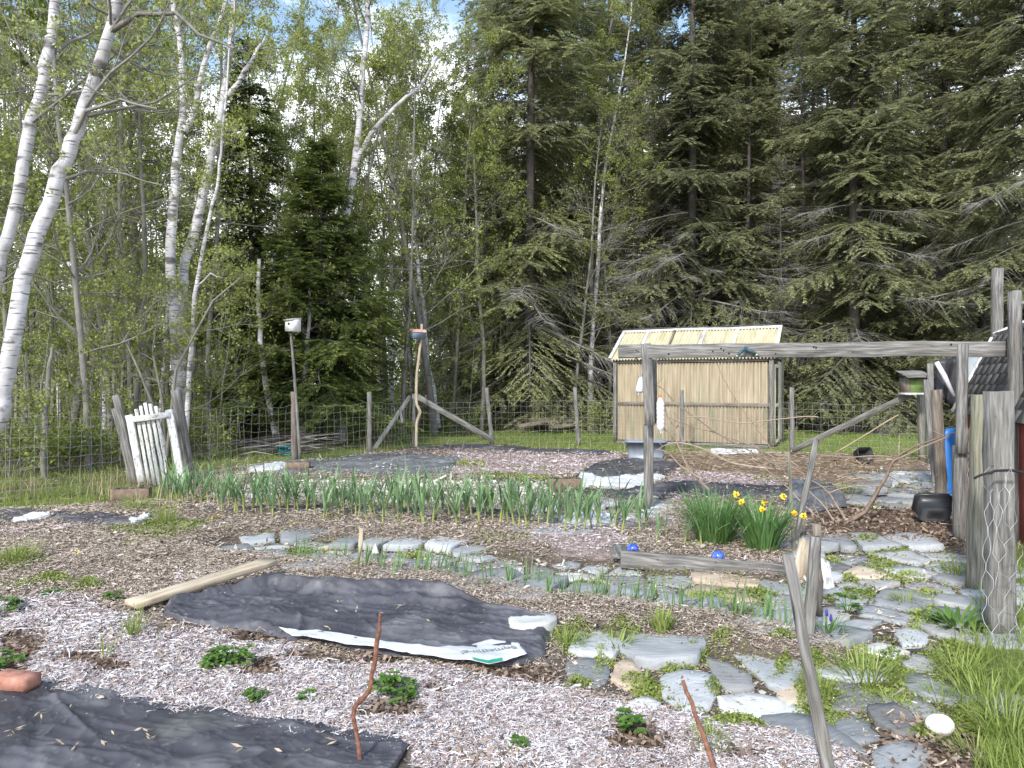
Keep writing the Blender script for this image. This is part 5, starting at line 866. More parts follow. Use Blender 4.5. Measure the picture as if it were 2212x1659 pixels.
# ------------------------------------------------------------------ hollow blocks, brick, tubs
m_blk = mat('brown_concrete_block', [(.3, (.17, .12, .085)), (.6, (.27, .20, .145)), (.8, (.36, .28, .21))], 14, bump=.5, rough=.95, bdist=.004)
def block(lab, p, yaw, L_=.4, Wd=.2, Hh=.19, zl=0, tip=0):
    c = gp(*p); c = Vector((c[0], c[1], gzs(c[0], c[1]) + zl)); M = rotM(yaw, pitch=tip, loc=c); mb = MB(); w = .032; l, d = L_ / 2, Wd / 2
    outer = [(-l, -d), (l, -d), (l, d), (-l, d)]; xs = [-l, -l + w, -w / 2, w / 2, l - w, l]; ys = [-d, -d + w, d - w, d]
    for i in range(5):
        for j in range(3):
            if j == 1 and i in (1, 3): continue
            box(mb, xs[i], xs[i + 1], ys[j], ys[j + 1], 0, Hh, M)
    # drop coincident inner faces by merging into one shell
    o = mb.build('hollow_block', m_blk, loc=c); import bmesh
    bm = bmesh.new(); bm.from_mesh(o.data); bmesh.ops.remove_doubles(bm, verts=bm.verts, dist=1e-4)
    seen = {}
    for f in bm.faces: seen.setdefault(tuple(sorted(v.index for v in f.verts)), []).append(f)
    bmesh.ops.delete(bm, geom=[f for l_ in seen.values() if len(l_) > 1 for f in l_], context='FACES'); bm.to_mesh(o.data); bm.free(); return tag(o, lab, 'concrete block')
block('tan hollow concrete block standing in front of the leaning gate', (284, 1090), R(14), L_=.46, Hh=.22)
block('tan hollow concrete block lying on its side below the white birdhouse', (644, 1026), R(8), Hh=.16)
block('tan hollow concrete block at the edge of the white plastic sheet', (1219, 1076), R(4), L_=.46, Hh=.2)
m_brick = mat('red_brick_clay', [(.3, (.30, .13, .09)), (.6, (.44, .22, .16)), (.8, (.55, .32, .25))], 20, bump=.4, rough=.9, bdist=.003)
c = gp(22, 1530); mb = MB(); M = rotM(R(-14), loc=(c[0] - .02, c[1] + .06, gzs(c[0], c[1]) + .03)); beam(mb, M @ Vector((-.1, 0, .035)), M @ Vector((.11, 0, .035)), .11, .068, up=(0, 0, 1)); tag(mb.build('brick', m_brick, loc=c), 'red brick weighing down the corner of the black fabric', 'brick')
def ball(name, lab, c, r, m, cat, sq=1, k=20, ax=(1, 1)):
    a = np.linspace(-math.pi / 2, math.pi / 2, 13); mb = MB(); lathe(mb, [(max(math.cos(q) * r, 1e-4), math.sin(q) * r * sq) for q in a], (0, 0, 0), k); V = mb.V[0]; V *= (ax[0], ax[1], 1); V += np.array(c)[None]
    V += (vnoise(V[:, 0] * 9, V[:, 2] * 9 + V[:, 1] * 9, 1, 7)[:, None] - .5) * .1 * r * (name != 'glass_ball'); mb.G = mb.V; return tag(mb.build(name, m, loc=c, smooth=True), lab, cat)
m_blue = mat('cobalt_swirl_glass', [(.3, (.012, .03, .20)), (.5, (.03, .08, .42)), (.72, (.20, .30, .70))], 22, (1, 1, .5), bump=.15, rough=.12, spec=.8, dist=1.5, bdist=.002)
ball('glass_ball', 'blue glass garden ball on the left end of the bed board', W_((1367, 1186), 6.5), .052, m_blue, 'glass ball'); ball('glass_ball', 'blue glass garden ball behind the bed board below green clump', W_((1551, 1203), 6.3), .056, m_blue, 'glass ball')
ball('dark_stone', 'dark rounded stone behind the red brick', np.array(gp(38, 1484)) + (0, 0, .05), .045, flat('dark_stone', (.05, .055, .08), .5), 'stone', .8)
ball('white_rock', 'smooth white egg-shaped rock on brown leaves', np.array(gp(2030, 1602)) + (0, 0, .075), .062, mat('white_rock_face', [(.3, (.66, .63, .60)), (.6, (.8, .79, .77))], 9, bump=.4, bdist=.004), 'rock', .72, 24, (1, .8))
def tub(name, lab, p, L_, Wd, Hh, yaw, m, cat, taper=.82, rim=.03, zl=0, flip=None, handle=False):
    c = gp(*p); c = Vector((c[0], c[1], gzs(c[0], c[1]) + zl)); M = rotM(yaw, loc=c) if flip is None else rotM(yaw, loc=c) @ flip; t = thing(name, lab, cat, c); S = rect(L_, Wd, .06 * L_ + .02); mb = MB(); k = len(S); V = []
    for f, z, g in ((taper, 0, 1), (taper, 0, 1), (1, Hh - rim, 1), (1.05, Hh - rim, 1), (1.05, Hh, 1), (.97, Hh, 1), (taper * .95, .02, 1)): V.append(np.column_stack([S * f, np.full(k, z)]))
    V = np.vstack(V); V = np.array([tuple(M @ Vector(q)) for q in V]); i = np.arange(6)[:, None] * k; j = np.arange(k)[None]; j2 = (j + 1) % k; n0 = len(V)
    V = np.vstack([V, [tuple(M @ Vector((0, 0, 0))), tuple(M @ Vector((0, 0, .02)))]]); T = [(n0, (q + 1) % k, q) for q in range(k)] + [(n0 + 1, 6 * k + q, 6 * k + (q + 1) % k) for q in range(k)]
    mb.add(V, np.stack([i + j, i + j2, i + k + j2, i + k + j], -1).reshape(-1, 4), T); mb.build('shell', m, t)
    if handle: mb = MB(); a = np.linspace(0, math.pi, 10); tube(mb, [tuple(M @ Vector((math.cos(q) * L_ * .5, -.02, Hh + math.sin(q) * .10))) for q in a], .008, 6); mb.build('handle', m_dark, t)
    else:
        for s in (-1, 1): mb = MB(); box(mb, s * L_ * .54 - .02, s * L_ * .54 + .02, -.07, .07, Hh - .07, Hh - rim - .003, M); mb.build('grip', m, t)
    return t
tub('storage_tub', 'light blue-grey plastic tub in front of the greenhouse', (1394, 1003), .78, .5, .40, R(-8), flat('grey_blue_plastic', (.22, .25, .29), .4), 'plastic tub')
tub('storage_tub', 'teal plastic tub beyond the fence by the slanting birch', (618, 984), .36, .3, .2, R(5), flat('teal_plastic', (.03, .33, .40), .4), 'plastic tub')
tub('garden_bucket', 'black plastic bucket tipped on its side in leaf litter', (2022, 1140), .37, .27, .20, R(-14), flat('black_plastic', (.028, .03, .034), .35), 'bucket', taper=.80, zl=.10, flip=Matrix.Rotation(R(-55), 4, 'X'), handle=True)
tub('black_plant_pot', 'black plant pot lying at the edge of the lawn', (1855, 1008), .3, .26, .22, R(10), flat('black_pot_plastic', (.022, .022, .024), .5), 'plant pot', taper=.75, zl=.13, flip=Matrix.Rotation(R(75), 4, 'X'), handle=True)
# ------------------------------------------------------------------ red shed with gambrel shingle roof
def shed():
    P1 = np.array((5.98, 9.75, 0)); w = np.array((-.35, -.936, 0)); w /= np.linalg.norm(w); n = np.array((-w[1], w[0], 0)); n *= np.sign(n[0]); L_ = 4.2
    t = thing('garden_shed', 'low red garden shed with steep dark shingled roof', 'shed', tuple(P1))
    def P(a, d, z): return P1 + w * a + n * d + np.array((0, 0, z))
    m_red = mat('red_clapboard', [(.3, (.16, .035, .025)), (.6, (.25, .06, .045)), (.8, (.34, .12, .09))], 5, (8, 8, .8), bump=.5, rough=.8, bdist=.004)
    mb = MB()
    for i in range(int(L_ / .19)): beam(mb, P(i * .19 + .095, .0, 0.02), P(i * .19 + .095, 0, 1.3), .186, .03, up=tuple(n), n=3)
    for i in range(6): beam(mb, P(-.0, .1 + i * .24, 0.02), P(-.0, .1 + i * .24, 1.35 + min(i, 3) * .1), .235, .03, up=tuple(w), n=3)
    mb.build('wall', m_red, t)
    m_sh = mat('charcoal_shingle', [(.3, (.07, .067, .064)), (.6, (.12, .115, .11)), (.8, (.19, .185, .175))], 30, bump=.6, rough=.95, bdist=.004, rnd=.4, extra=[(1.3, (1, 1, 1), .5, .7, (.13, .12, .115), .4)])
    mb = MB(); rg = rs(9)
    def slope(a, b, rows):
        sl = np.array(b) - np.array(a)
        for r in range(rows):
            x = -.15 - (r % 2) * .14
            while x < L_:
                wdt = .29; f0, f1 = r / rows, (r + 1.25) / rows; y0 = np.array(a) + sl * f0; y1 = np.array(a) + sl * min(f1, 1); up = n * sl[1] * -1 + np.array((0, 0, 1)) * sl[0]; up = up / np.linalg.norm(up); x0 = max(x, -.15) + .006
                q = [P(x0, y0[0], y0[1]) + up * (.02 + rg.uniform(0, .004)), P(min(x + wdt - .002, L_), y0[0], y0[1]) + up * (.02 + rg.uniform(0, .004)), P(min(x + wdt - .002, L_), y1[0], y1[1]) + up * .012, P(x0, y1[0], y1[1]) + up * .012]
                if x + wdt > -.14: c = rg.rand(); lo = [v - up * .012 for v in q]; mb.add(q + lo, [(0, 1, 2, 3), (0, 4, 5, 1), (1, 5, 6, 2), (3, 7, 4, 0)], c=c)
                x += wdt
    slope((-.10, 1.22), (.36, 2.22), 8); slope((.36, 2.25), (1.3, 2.62), 6)
    rf = mb.build('roof', m_sh, t); mb = MB(); beam(mb, P(-.17, -.10, 1.22), P(-.17, .36, 2.2), .03, .1, up=tuple(-n), n=3); beam(mb, P(-.17, .36, 2.24), P(-.17, 1.3, 2.64), .03, .09, up=(0, 0, 1), n=3); mb.build('fascia', paint_white, rf)
    mb = MB(); V = [P(-.03, .0, 1.2), P(-.03, 1.4, 1.2), P(-.03, 1.4, 2.6), P(-.03, .40, 2.2)]; mb.add(V, [(0, 1, 2, 3)]); mb.build('gable', m_red, t)
shed()
grey_post('crossbar', 'short grey rail running right from the tall narrow post', (2203, 655), (2300, 640), 7.5, 7.3, .04, .10, cat='rail')
# blue board, tarp, pale panel
mb = MB(); a, b = W_((2062, 1072), 10.4), W_((2058, 925), 10.5); sweep(mb, [lerp(a, b, f) for f in (0, .05, .5, .92, 1)], rect(.26, .05, .02), up=(0, 1, 0), scale=[.8, 1, 1, .95, .7]); tag(mb.build('plastic_sled', flat('blue_plastic', (.03, .17, .50), .4), loc=a), 'blue plastic sled standing upright behind the right trellis post', 'sled')
def hang(name, lab, cat, pts, D, m, cr_=.03, th=.01):
    Q = np.array([W_(p, D) for p in pts]); nu = 14; A = np.stack([np.interp(np.linspace(0, 1, nu), (0, 1), (Q[0][j], Q[3][j])) for j in range(3)], 1); B = np.stack([np.interp(np.linspace(0, 1, nu), (0, 1), (Q[1][j], Q[2][j])) for j in range(3)], 1)
    V = []; nv = 10
    for j in range(nv):
        f = j / (nv - 1); X = A * (1 - f) + B * f; X[:, 1] += cr_ * np.sin(np.linspace(0, 9, nu) + f * 3) * (.3 + f); V.append(X)
    V = np.vstack(V); i = np.arange(nv - 1)[:, None] * nu + np.arange(nu - 1)[None]; mb = MB(); mb.add(V, np.stack([i, i + nu, i + nu + 1, i + 1], -1).reshape(-1, 4)); o = mb.build(name, m, loc=Q[0], smooth=True); s = o.modifiers.new('thickness', 'SOLIDIFY'); s.thickness = th; return tag(o, lab, cat)
hang('tarpaulin', 'dark tarpaulin hung behind the right trellis post', 'tarpaulin', [(2020, 778), (2026, 860), (2068, 880), (2068, 772)], 10.2, flat('black_tarp', (.03, .03, .035), .5), .05)
mb = MB(); tube(mb, [W_((2023, 782), 10.0), W_((2040, 812), 9.98), W_((2061, 856), 9.95)], [.03, .035, .02], 8, cap=True); tag(mb.build('rolled_cloth', flat('white_cloth', (.7, .7, .75)), loc=W_((2023, 782), 10), smooth=True), 'white rolled cloth edge slanting across the dark tarpaulin', 'cloth')
hang('pale_panel', 'pale blue-white plastic panel between trellis post and shingled roof', 'panel', [(2086, 765), (2086, 830), (2094, 812), (2120, 765)], 9.9, flat('pale_blue_panel', (.40, .46, .49), .4), .0, .02)
# chicken wire
def chicken(name, lab, f, nu, nv, r, m):
    """hex netting over surface f(u,v)"""
    mb = MB(); rg = rs(nu)
    for i in range(nu):
        for s in (0, 1):
            pts = []
            for j in range(nv + 1):
                o = .5 * ((j // 1) % 2); off = (.25 if (j % 4) in (1, 2) else -.25) * (1 if s else -1); pts.append(f((i + .5 * s + .25 + off * .9) / nu, j / nv))
            tube(mb, np.array(pts) + rg.normal(0, r * 2.6, (len(pts), 3)), r, 4)
    return tag(mb.build(name, m, loc=tuple(f(0, 0)), smooth=True), lab, 'chicken wire')
m_cw = flat('dull_grey_netting_wire', (.46, .46, .47), .5, .3); m_cw2 = flat('rust_pink_netting_wire', (.42, .30, .29), .7)
def f1(u, v):
    y = 1010 + v * 560; x = 2118 + 80 * u + 26 * v ** 2 * (1 + u) + 7 * math.sin(v * 9 + u * 4); D = 4.58 + .10 * math.sin(u * 5 + v * 7) - .55 * max(0, v - .55) ; return W_((x, y), D)
chicken('chicken_wire', 'loose white chicken wire draped down the broad split post', f1, 3, 30, .0017, m_cw)
chicken('chicken_wire', 'pinkish chicken wire hanging between trellis post and greenish post', lambda u, v: W_((2089 + 24 * u - 8 * v + 4 * math.sin(v * 8), 925 + v * 330), 6.9 - v * .3 + .05 * math.sin(u * 6 + v * 9)), 6, 40, .0013, m_cw2)
bentrod('black_pipe', 'bent black pipe resting across the broad split post', [(2104, 1034), (2125, 1024), (2160, 1016), (2190, 1016), (2240, 1030)], [4.6, 4.58, 4.56, 4.56, 4.6], [.008] * 5, m_dark, 'pipe')
# ------------------------------------------------------------------ grape vines
m_vine = mat('brown_grape_cane', [(.3, (.19, .14, .105)), (.6, (.34, .265, .205)), (.8, (.48, .40, .32))], 20, bump=.4, bdist=.003, rnd=.4)
def vine(lab, base, canes, m=m_vine):
    t = thing('grape_vine', lab, 'vine', base)
    for pts, D0, D1, r0, r1 in canes:
        P = np.array([W_(p, D0 + (D1 - D0) * i / (len(pts) - 1)) for i, p in enumerate(pts)]); n = len(P); tt = np.linspace(0, 1, n * 4); Q = np.stack([np.interp(tt, np.linspace(0, 1, n), P[:, j]) for j in range(3)], 1); rg = rs(n + int(r0 * 1e4)); Q += rg.normal(0, .006, Q.shape)
        for _ in range(2): Q[1:-1] = (Q[:-2] + Q[1:-1] * 2 + Q[2:]) / 4
        mb = MB(); tube(mb, Q, np.linspace(r0 * 1.15, r1 * 1.2, len(Q)), 6, c=rg.rand()); 
        for k in range(len(Q) // 3):
            i = rg.randint(1, len(Q) - 1); d = rg.normal(0, 1, 3); d /= np.linalg.norm(d); l = rg.uniform(.05, .28); tube(mb, [Q[i], Q[i] + d * l * .5 + rg.normal(0, .02, 3), Q[i] + d * l], [r1 * .8, r1 * .6, .001], 4, c=.6)
        mb.build('cane', m, t, smooth=True)
X3 = lambda *a: [c3(*p) for p in a]; X4 = lambda *a: [c4(*p) for p in a]
vine('tangled bare grape vine arching under the trellis before the greenhouse', tuple(gp(*c3(1080, 1659))), [
 (X3((1085, 1700), (1000, 1600), (900, 1500), (850, 1400), (800, 1270), (740, 1180), (660, 1100), (580, 1030)), 9.0, 9.2, .015, .005),
 (X3((1840, 1500), (1640, 1380), (1430, 1270), (1240, 1170), (1060, 1060), (940, 960), (800, 870), (640, 700), (530, 630)), 8.4, 9.2, .009, .004),
 (X3((1720, 1320), (1620, 1150), (1480, 960), (1380, 840), (1300, 700), (1220, 560), (1130, 372), (1050, 240), (1010, 130)), 8.6, 8.9, .006, .003),
 (X3((2190, 960), (1900, 970), (1600, 1010), (1430, 1035), (1200, 1000), (960, 960), (850, 965), (790, 1010), (750, 1090)), 8.5, 9, .007, .005),
 (X3((2040, 1540), (1800, 1400), (1560, 1270), (1300, 1180), (1100, 1110), (820, 1030), (640, 960)), 8.3, 9.1, .008, .004),
 (X3((1900, 1500), (1500, 1460), (1290, 1420), (1100, 1320), (920, 1240), (760, 1220), (640, 1240), (580, 1290)), 8.5, 9, .010, .004),
 (X3((980, 1570), (800, 1450), (660, 1300), (560, 1290)), 9, 9.1, .009, .004), (X3((880, 1490), (760, 1200), (740, 1060), (680, 980), (640, 860)), 9.0, 9.2, .008, .004),
 (X3((1030, 1630), (1400, 1500), (1700, 1420), (2000, 1400)), 8.9, 8.3, .007, .003), (X3((1700, 1450), (1560, 1250), (1450, 1200), (1350, 1080)), 8.7, 8.8, .006, .003)])
vine('stout bare grape vine trunk slanting right over the wood chips', tuple(gp(*c4(1130, 900))), [
 (X4((1110, 930), (1150, 880), (1250, 820), (1330, 770), (1400, 630), (1470, 520), (1540, 400), (1580, 280), (1640, 220), (1800, 130), (2000, 60), (2190, 0)), 8.3, 8.3, .026, .006),
 (X4((1590, 270), (1700, 225), (1900, 130), (2150, 20)), 8.3, 8.0, .011, .005), (X4((1590, 245), (1450, 220), (1130, 245), (900, 215), (750, 190)), 8.3, 8.6, .007, .003),
 (X4((1540, 420), (1750, 540), (1980, 575), (2190, 560)), 8.3, 8.0, .004, .002), (X4((930, 590), (1100, 540), (1300, 512), (1480, 520)), 8.4, 8.3, .006, .006),
 (X4((1130, 890), (1090, 800), (1020, 700), (960, 600), (880, 520), (700, 420)), 8.3, 8.8, .016, .005), (X4((1110, 940), (980, 850), (920, 740), (820, 640), (740, 560)), 8.2, 8.5, .013, .005),
 (X4((1650, 200), (1655, 100), (1640, 20)), 8.3, 8.4, .005, .002), (X4((880, 860), (700, 720), (560, 560), (400, 420), (100, 200), (0, 160)), 8.3, 9.0, .007, .003), (X4((1000, 1010), (900, 900), (780, 700)), 8.0, 8.2, .008, .004)])
bentrod('bamboo_cane', 'pale straight cane with a dark tip slanting over the lawn', [(1796, 983), (1941, 896)], [9.0, 8.6], [.009, .007], m_rope, 'cane')
# ------------------------------------------------------------------ logs and brush beyond the fence
for i, (p, q, D_, r) in enumerate([((1120, 922), (1180, 912), 24, .09), ((1150, 917), (1245, 909), 24.2, .11), ((1185, 925), (1240, 919), 23.6, .08), ((1160, 908), (1225, 903), 24.4, .07)]):
    mb = MB(); roundpost(mb, W_(p, D_), W_(q, D_), r, r * .8, n=5); tag(mb.build('log', wood_brown, loc=W_(p, D_)), ['short grey log at the end of the log pile', 'long brown log on top of the log pile beyond the fence', 'split log in front of the log pile', 'thin log at the back of the log pile'][i], 'log', 'logs piled beyond the fence')
mb = MB(); rg = rs(12)
for i in range(46):
    x = rg.uniform(430, 640); D_ = rg.uniform(15.6, 18); a = W_((x, 829), D_); a[2] = rg.uniform(.03, .35); an = rg.normal(.1, .35); l = rg.uniform(.6, 1.8); tube(mb, [a, a + np.array((math.cos(an) * l / 2, math.sin(an) * l / 2, rg.uniform(0, .12))), a + np.array((math.cos(an) * l, math.sin(an) * l, rg.uniform(-.02, .2)))], [.02, .018, .008], 5, c=rg.rand())
tag(mb.build('brush_pile', bark_dark, loc=W_((530, 970), 17), smooth=True), 'pile of dead poles and brushwood beyond the fence left of teal tub', 'brush pile', kind='stuff')
# ================================================================== plants
m_garlic = mat('garlic_leaf', [(.05, (.40, .44, .14)), (.3, (.20, .32, .11)), (.6, (.19, .31, .15)), (.95, (.34, .46, .27))], 3, bump=0, rough=.5, rnd=.85, transl=.3)
m_daff = mat('daffodil_leaf', [(.05, (.14, .20, .05)), (.4, (.11, .24, .06)), (.7, (.17, .30, .12)), (1, (.36, .47, .27))], 3, bump=0, rough=.45, rnd=.8, transl=.25)
m_herb = mat('strawberry_leaf', [(.05, (.05, .10, .02)), (.5, (.10, .20, .04)), (.95, (.22, .33, .08))], 6, bump=0, rough=.55, rnd=.8, transl=.3)
m_yel = flat('yellow_petal', (.85, .62, .03), .5); m_ory = flat('orange_trumpet', (.8, .33, .02), .5)
def strap(mb, p, az, el, L_, w, bend, rg, seg=6, c=.5, vfold=.35, kink=None):
    P = [np.array(p, float)]; e = el; hd = np.array((math.cos(az), math.sin(az), 0)); sd = np.array((-hd[1], hd[0], 0)); T = []
    for k in range(seg):
        d = hd * math.cos(e) + np.array((0, 0, 1)) * math.sin(e); P.append(P[-1] + d * L_ / seg); e -= bend / seg * (.3 + 1.6 * k / seg)
        if kink is not None and k == kink: e -= rg.uniform(.6, 1.3)
    V = []; up = np.array((0, 0, 1))
    for k in range(seg + 1):
        f = k / seg; ww = w * (.75 + .5 * f if f < .4 else .95 * (1 - ((f - .4) / .6) ** 1.6) + .03) / 2; lift = hd * -vfold * ww * .8 + up * vfold * ww * .6
        V += [P[k] - sd * ww + lift, P[k], P[k] + sd * ww + lift]
    Q = []
    for k in range(seg):
        a = k * 3; Q += [(a, a + 1, a + 4, a + 3), (a + 1, a + 2, a + 5, a + 4)]
    cc = np.full(len(V), c); mb.add(V, Q, c=cc)
def garlic_proto(seed, h, n, w):
    rg = rs(seed); mb = MB(); st = MB(); tube(st, [(0, 0, -.02), (0, 0, h * .16), (rg.normal(0, .006), rg.normal(0, .006), h * .34)], [.012, .010, .006], 8, c=.02); a0 = rg.uniform(0, 3.14)
    for i in range(n):
        az = a0 + (i % 2) * math.pi + rg.normal(0, .35); z = h * (.1 + .26 * i / n); L_ = h * rg.uniform(.6, .9) * (.75 + .35 * i / n)
        strap(mb, (0, 0, z), az, R(rg.uniform(62, 84)), L_, w * rg.uniform(.8, 1.2), rg.uniform(.2, 1.0), rg, c=np.clip(rg.normal(.6, .14), .35, 1), kink=rg.choice([None, None, 3, 4]))
    return st, mb
def family(name, label_fn, cat, group, protos_, spots, mats):
    made = []; out = []
    for i, (x, y, s, yaw) in enumerate(spots):
        k = i % len(protos_); t = thing(name, label_fn(i), cat, (x, y, gzs(x, y)), group); t.scale = (s, s, s * (1 + .12 * math.sin(i * 2.7))); t.rotation_euler = (.13 * math.sin(i * 1.9), .13 * math.cos(i * 3.1), yaw)
        if k >= len(made):
            sv = WL[t.name]; WL[t.name] = Vector((0, 0, 0)); made.append([(pn, mb_.build(pn, mt, t, smooth=True)) for (pn, mb_), mt in zip(protos_[k], mats)]); WL[t.name] = sv
        else:
            for pn, o in made[k]: inst(o, pn, t)
        out.append(t)
    return out
rg = rs(21)
gpro = [[('stem', a), ('leaves', b)] for a, b in [garlic_proto(200 + i, .55, 8, .023) for i in range(6)]]
sp_ = []
for i in range(84):
    x = 350 + i * 11.9 + rg.normal(0, 3); by = np.interp(x, [340, 560, 800, 1340], [1092, 1118, 1135, 1152]) + rg.choice([0, 10, -9]) + rg.normal(0, 3); g = gp(x, by); sp_.append((x, g[0], g[1], rg.uniform(.82, 1.15), rg.uniform(0, 6.28)))
sp_.sort(); 
family('garlic_plant', lambda i: f'tall garlic plant, {ordw(i)} from the left in the long garlic row', 'garlic plant', 'garlic plants in the long row', gpro, [s[1:] for s in sp_], (m_garlic, m_garlic))
sb_ = sorted((x_ + 6, *gp(x_ + 6 + rg.normal(0, 4), np.interp(x_, [340, 560, 800, 1340], [1080, 1100, 1114, 1130]) + rg.normal(0, 4))[:2], rg.uniform(.75, 1.05), rg.uniform(0, 6.28)) for x_ in np.arange(352, 1300, 17))
family('garlic_plant', lambda i: f'garlic plant, {ordw(i)} from the left in the rear line of the row', 'garlic plant', 'garlic plants in the rear line', gpro, [s[1:] for s in sb_], (m_garlic, m_garlic))
sp2 = [(1382, 1168), (1418, 1190), (1394, 1158), (1440, 1178), (1478, 1196), (1516, 1198)]; sp2 = [(*gp(*p)[:2], rg.uniform(.6, .95), rg.uniform(0, 6.28)) for p in sp2]
family('garlic_plant', lambda i: f'{ordw(i)} garlic plant from the left inside the boarded bed', 'garlic plant', 'garlic plants inside the boarded bed', gpro, sp2, (m_garlic, m_garlic))
def leek_proto(seed):
    rg = rs(seed); mb = MB()
    for i in range(rg.randint(4, 8)): strap(mb, (rg.normal(0, .02), rg.normal(0, .02), -.01), rg.uniform(0, 6.28), R(rg.uniform(72, 89)), rg.uniform(.16, .28), rg.uniform(.008, .014), rg.uniform(0, .4), rg, seg=4, c=np.clip(rg.normal(.5, .15), .3, 1))
    return [('leaves', mb)]
s3 = []
for x in np.linspace(640, 1740, 58): 
    x += rg.normal(0, 8); by = np.interp(x, [620, 800, 1000, 1300, 1500, 1740], [1205, 1240, 1262, 1305, 1330, 1365]) + rg.normal(0, 9); s3.append((x, *gp(x, by)[:2], rg.uniform(.7, 1.25), rg.uniform(0, 6.28)))
s3.sort(); family('garlic_seedling', lambda i: f'thin young garlic clump, {ordw(i)} from the left along the lower path edge', 'young garlic', 'young garlic along the lower path', [leek_proto(300 + i) for i in range(5)], [s[1:] for s in s3], (m_garlic,))
# grass-like clumps
def clump(name, lab, p, n, h, w, spread, m, cat, seed, bend=(.2, 1.0), flowers=0, r0=.08, el=(68, 90)):
    rg = rs(seed); g = gp(*p); z = gzs(g[0], g[1]); t = thing(name, lab, cat, (g[0], g[1], z)); mb = MB()
    for i in range(n):
        a = rg.uniform(0, 6.28); r = r0 * rg.rand() ** .5; az = a + rg.normal(0, .5); strap(mb, (g[0] + math.cos(a) * r, g[1] + math.sin(a) * r, z - .01), az, R(rg.uniform(*el)) - r / r0 * spread, h * rg.uniform(.6, 1.1), w * rg.uniform(.7, 1.2), rg.uniform(*bend), rg, seg=6, c=np.clip(rg.normal(.5, .2), 0, 1), kink=3 if rg.rand() < .12 else None)
    mb.build('leaves', m, t, smooth=True); return t, g, z, rg
clump('daffodil_clump', 'dense arching green clump without flowers in the boarded bed', (1545, 1188), 420, .60, .011, .35, m_daff, 'daffodil clump', 5, bend=(.1, .9), r0=.15)
t, g, z, rg = clump('daffodil_clump', 'daffodil clump with wilting yellow flowers beside the grey stakes', (1648, 1208), 210, .56, .018, .3, m_daff, 'daffodil clump', 6, bend=(.05, .8), r0=.10)
for i, (fx, fy) in enumerate([(1590, 1068), (1601, 1084), (1646, 1100), (1650, 1086), (1692, 1072), (1716, 1108), (1735, 1114)]):
    c = W_((fx, fy), 6.45 + rg.normal(0, .05)); fm = MB(); nrm = np.array((rg.normal(0, .4), -1, rg.normal(-.2, .3))); nrm /= np.linalg.norm(nrm); u, v = frame(nrm)
    for k in range(6):
        a = k * math.pi / 3 + rg.uniform(0, .3); d = u * math.cos(a) + v * math.sin(a); s = np.cross(nrm, d); l = rg.uniform(.024, .038); fm.add([c, c + d * l * .6 + s * .011 - nrm * .004, c + d * l - nrm * rg.uniform(.0, .012), c + d * l * .6 - s * .011 - nrm * .004], [(0, 1, 2, 3)])
    f = fm.build('flower', m_yel, t); tm = MB(); tube(tm, [c, c + nrm * .016, c + nrm * .024], [.005, .007, .010], 9); tm.build('trumpet', m_ory, f)
    sm = MB(); b = np.array((g[0] + rg.normal(0, .05), g[1] + rg.normal(0, .05), z)); tp = c + np.array((0, .02, .03)); tube(sm, [b, lerp(b, tp, .5) + np.array((0, 0, .04)), tp, c], [.004, .0035, .003, .003], 5, c=.5); sm.build('stalk', m_daff, t)
def rosette(name, lab, p, n, ls, r, h, m, cat, seed, stems=True):
    """strawberry-like plant: stalks each carrying three pleated leaflets"""
    rg = rs(seed); g = gp(*p); z = gzs(g[0], g[1]); t = thing(name, lab, cat, (g[0], g[1], z)); mb = MB(); st = MB()
    for i in range(n):
        a = rg.uniform(0, 6.28); rr_ = r * rg.rand() ** .6; tip = np.array((g[0] + math.cos(a) * rr_, g[1] + math.sin(a) * rr_, z + h * rg.uniform(.4, 1) * (1 - .4 * rr_ / r))); tube(st, [(g[0], g[1], z), lerp((g[0], g[1], z + h * .4), tip, .6), tip], .002, 4)
        for k in (-1, 0, 1):
            az = a + k * 1.5; d = np.array((math.cos(az), math.sin(az), rg.uniform(-.35, .15))); s = np.array((-math.sin(az), math.cos(az), 0)); l = ls * rg.uniform(.8, 1.2); nn = 6; cc = np.clip(rg.normal(.5, .2), 0, 1); V = [tip]
            for j in range(nn + 1):
                q = -1 + 2 * j / nn; V.append(tip + d * l * (1 - .75 * q * q * .9) * (1 if abs(q) < .99 else .6) + s * q * l * .5 + np.array((0, 0, (.13 if j % 2 else .04) * l + .25 * l * abs(q))))
            mb.add(V, T=[(0, j, j + 1) for j in range(1, nn + 1)], c=cc)
    mb.build('leaves', m, t); st.build('stems', m, t); return t
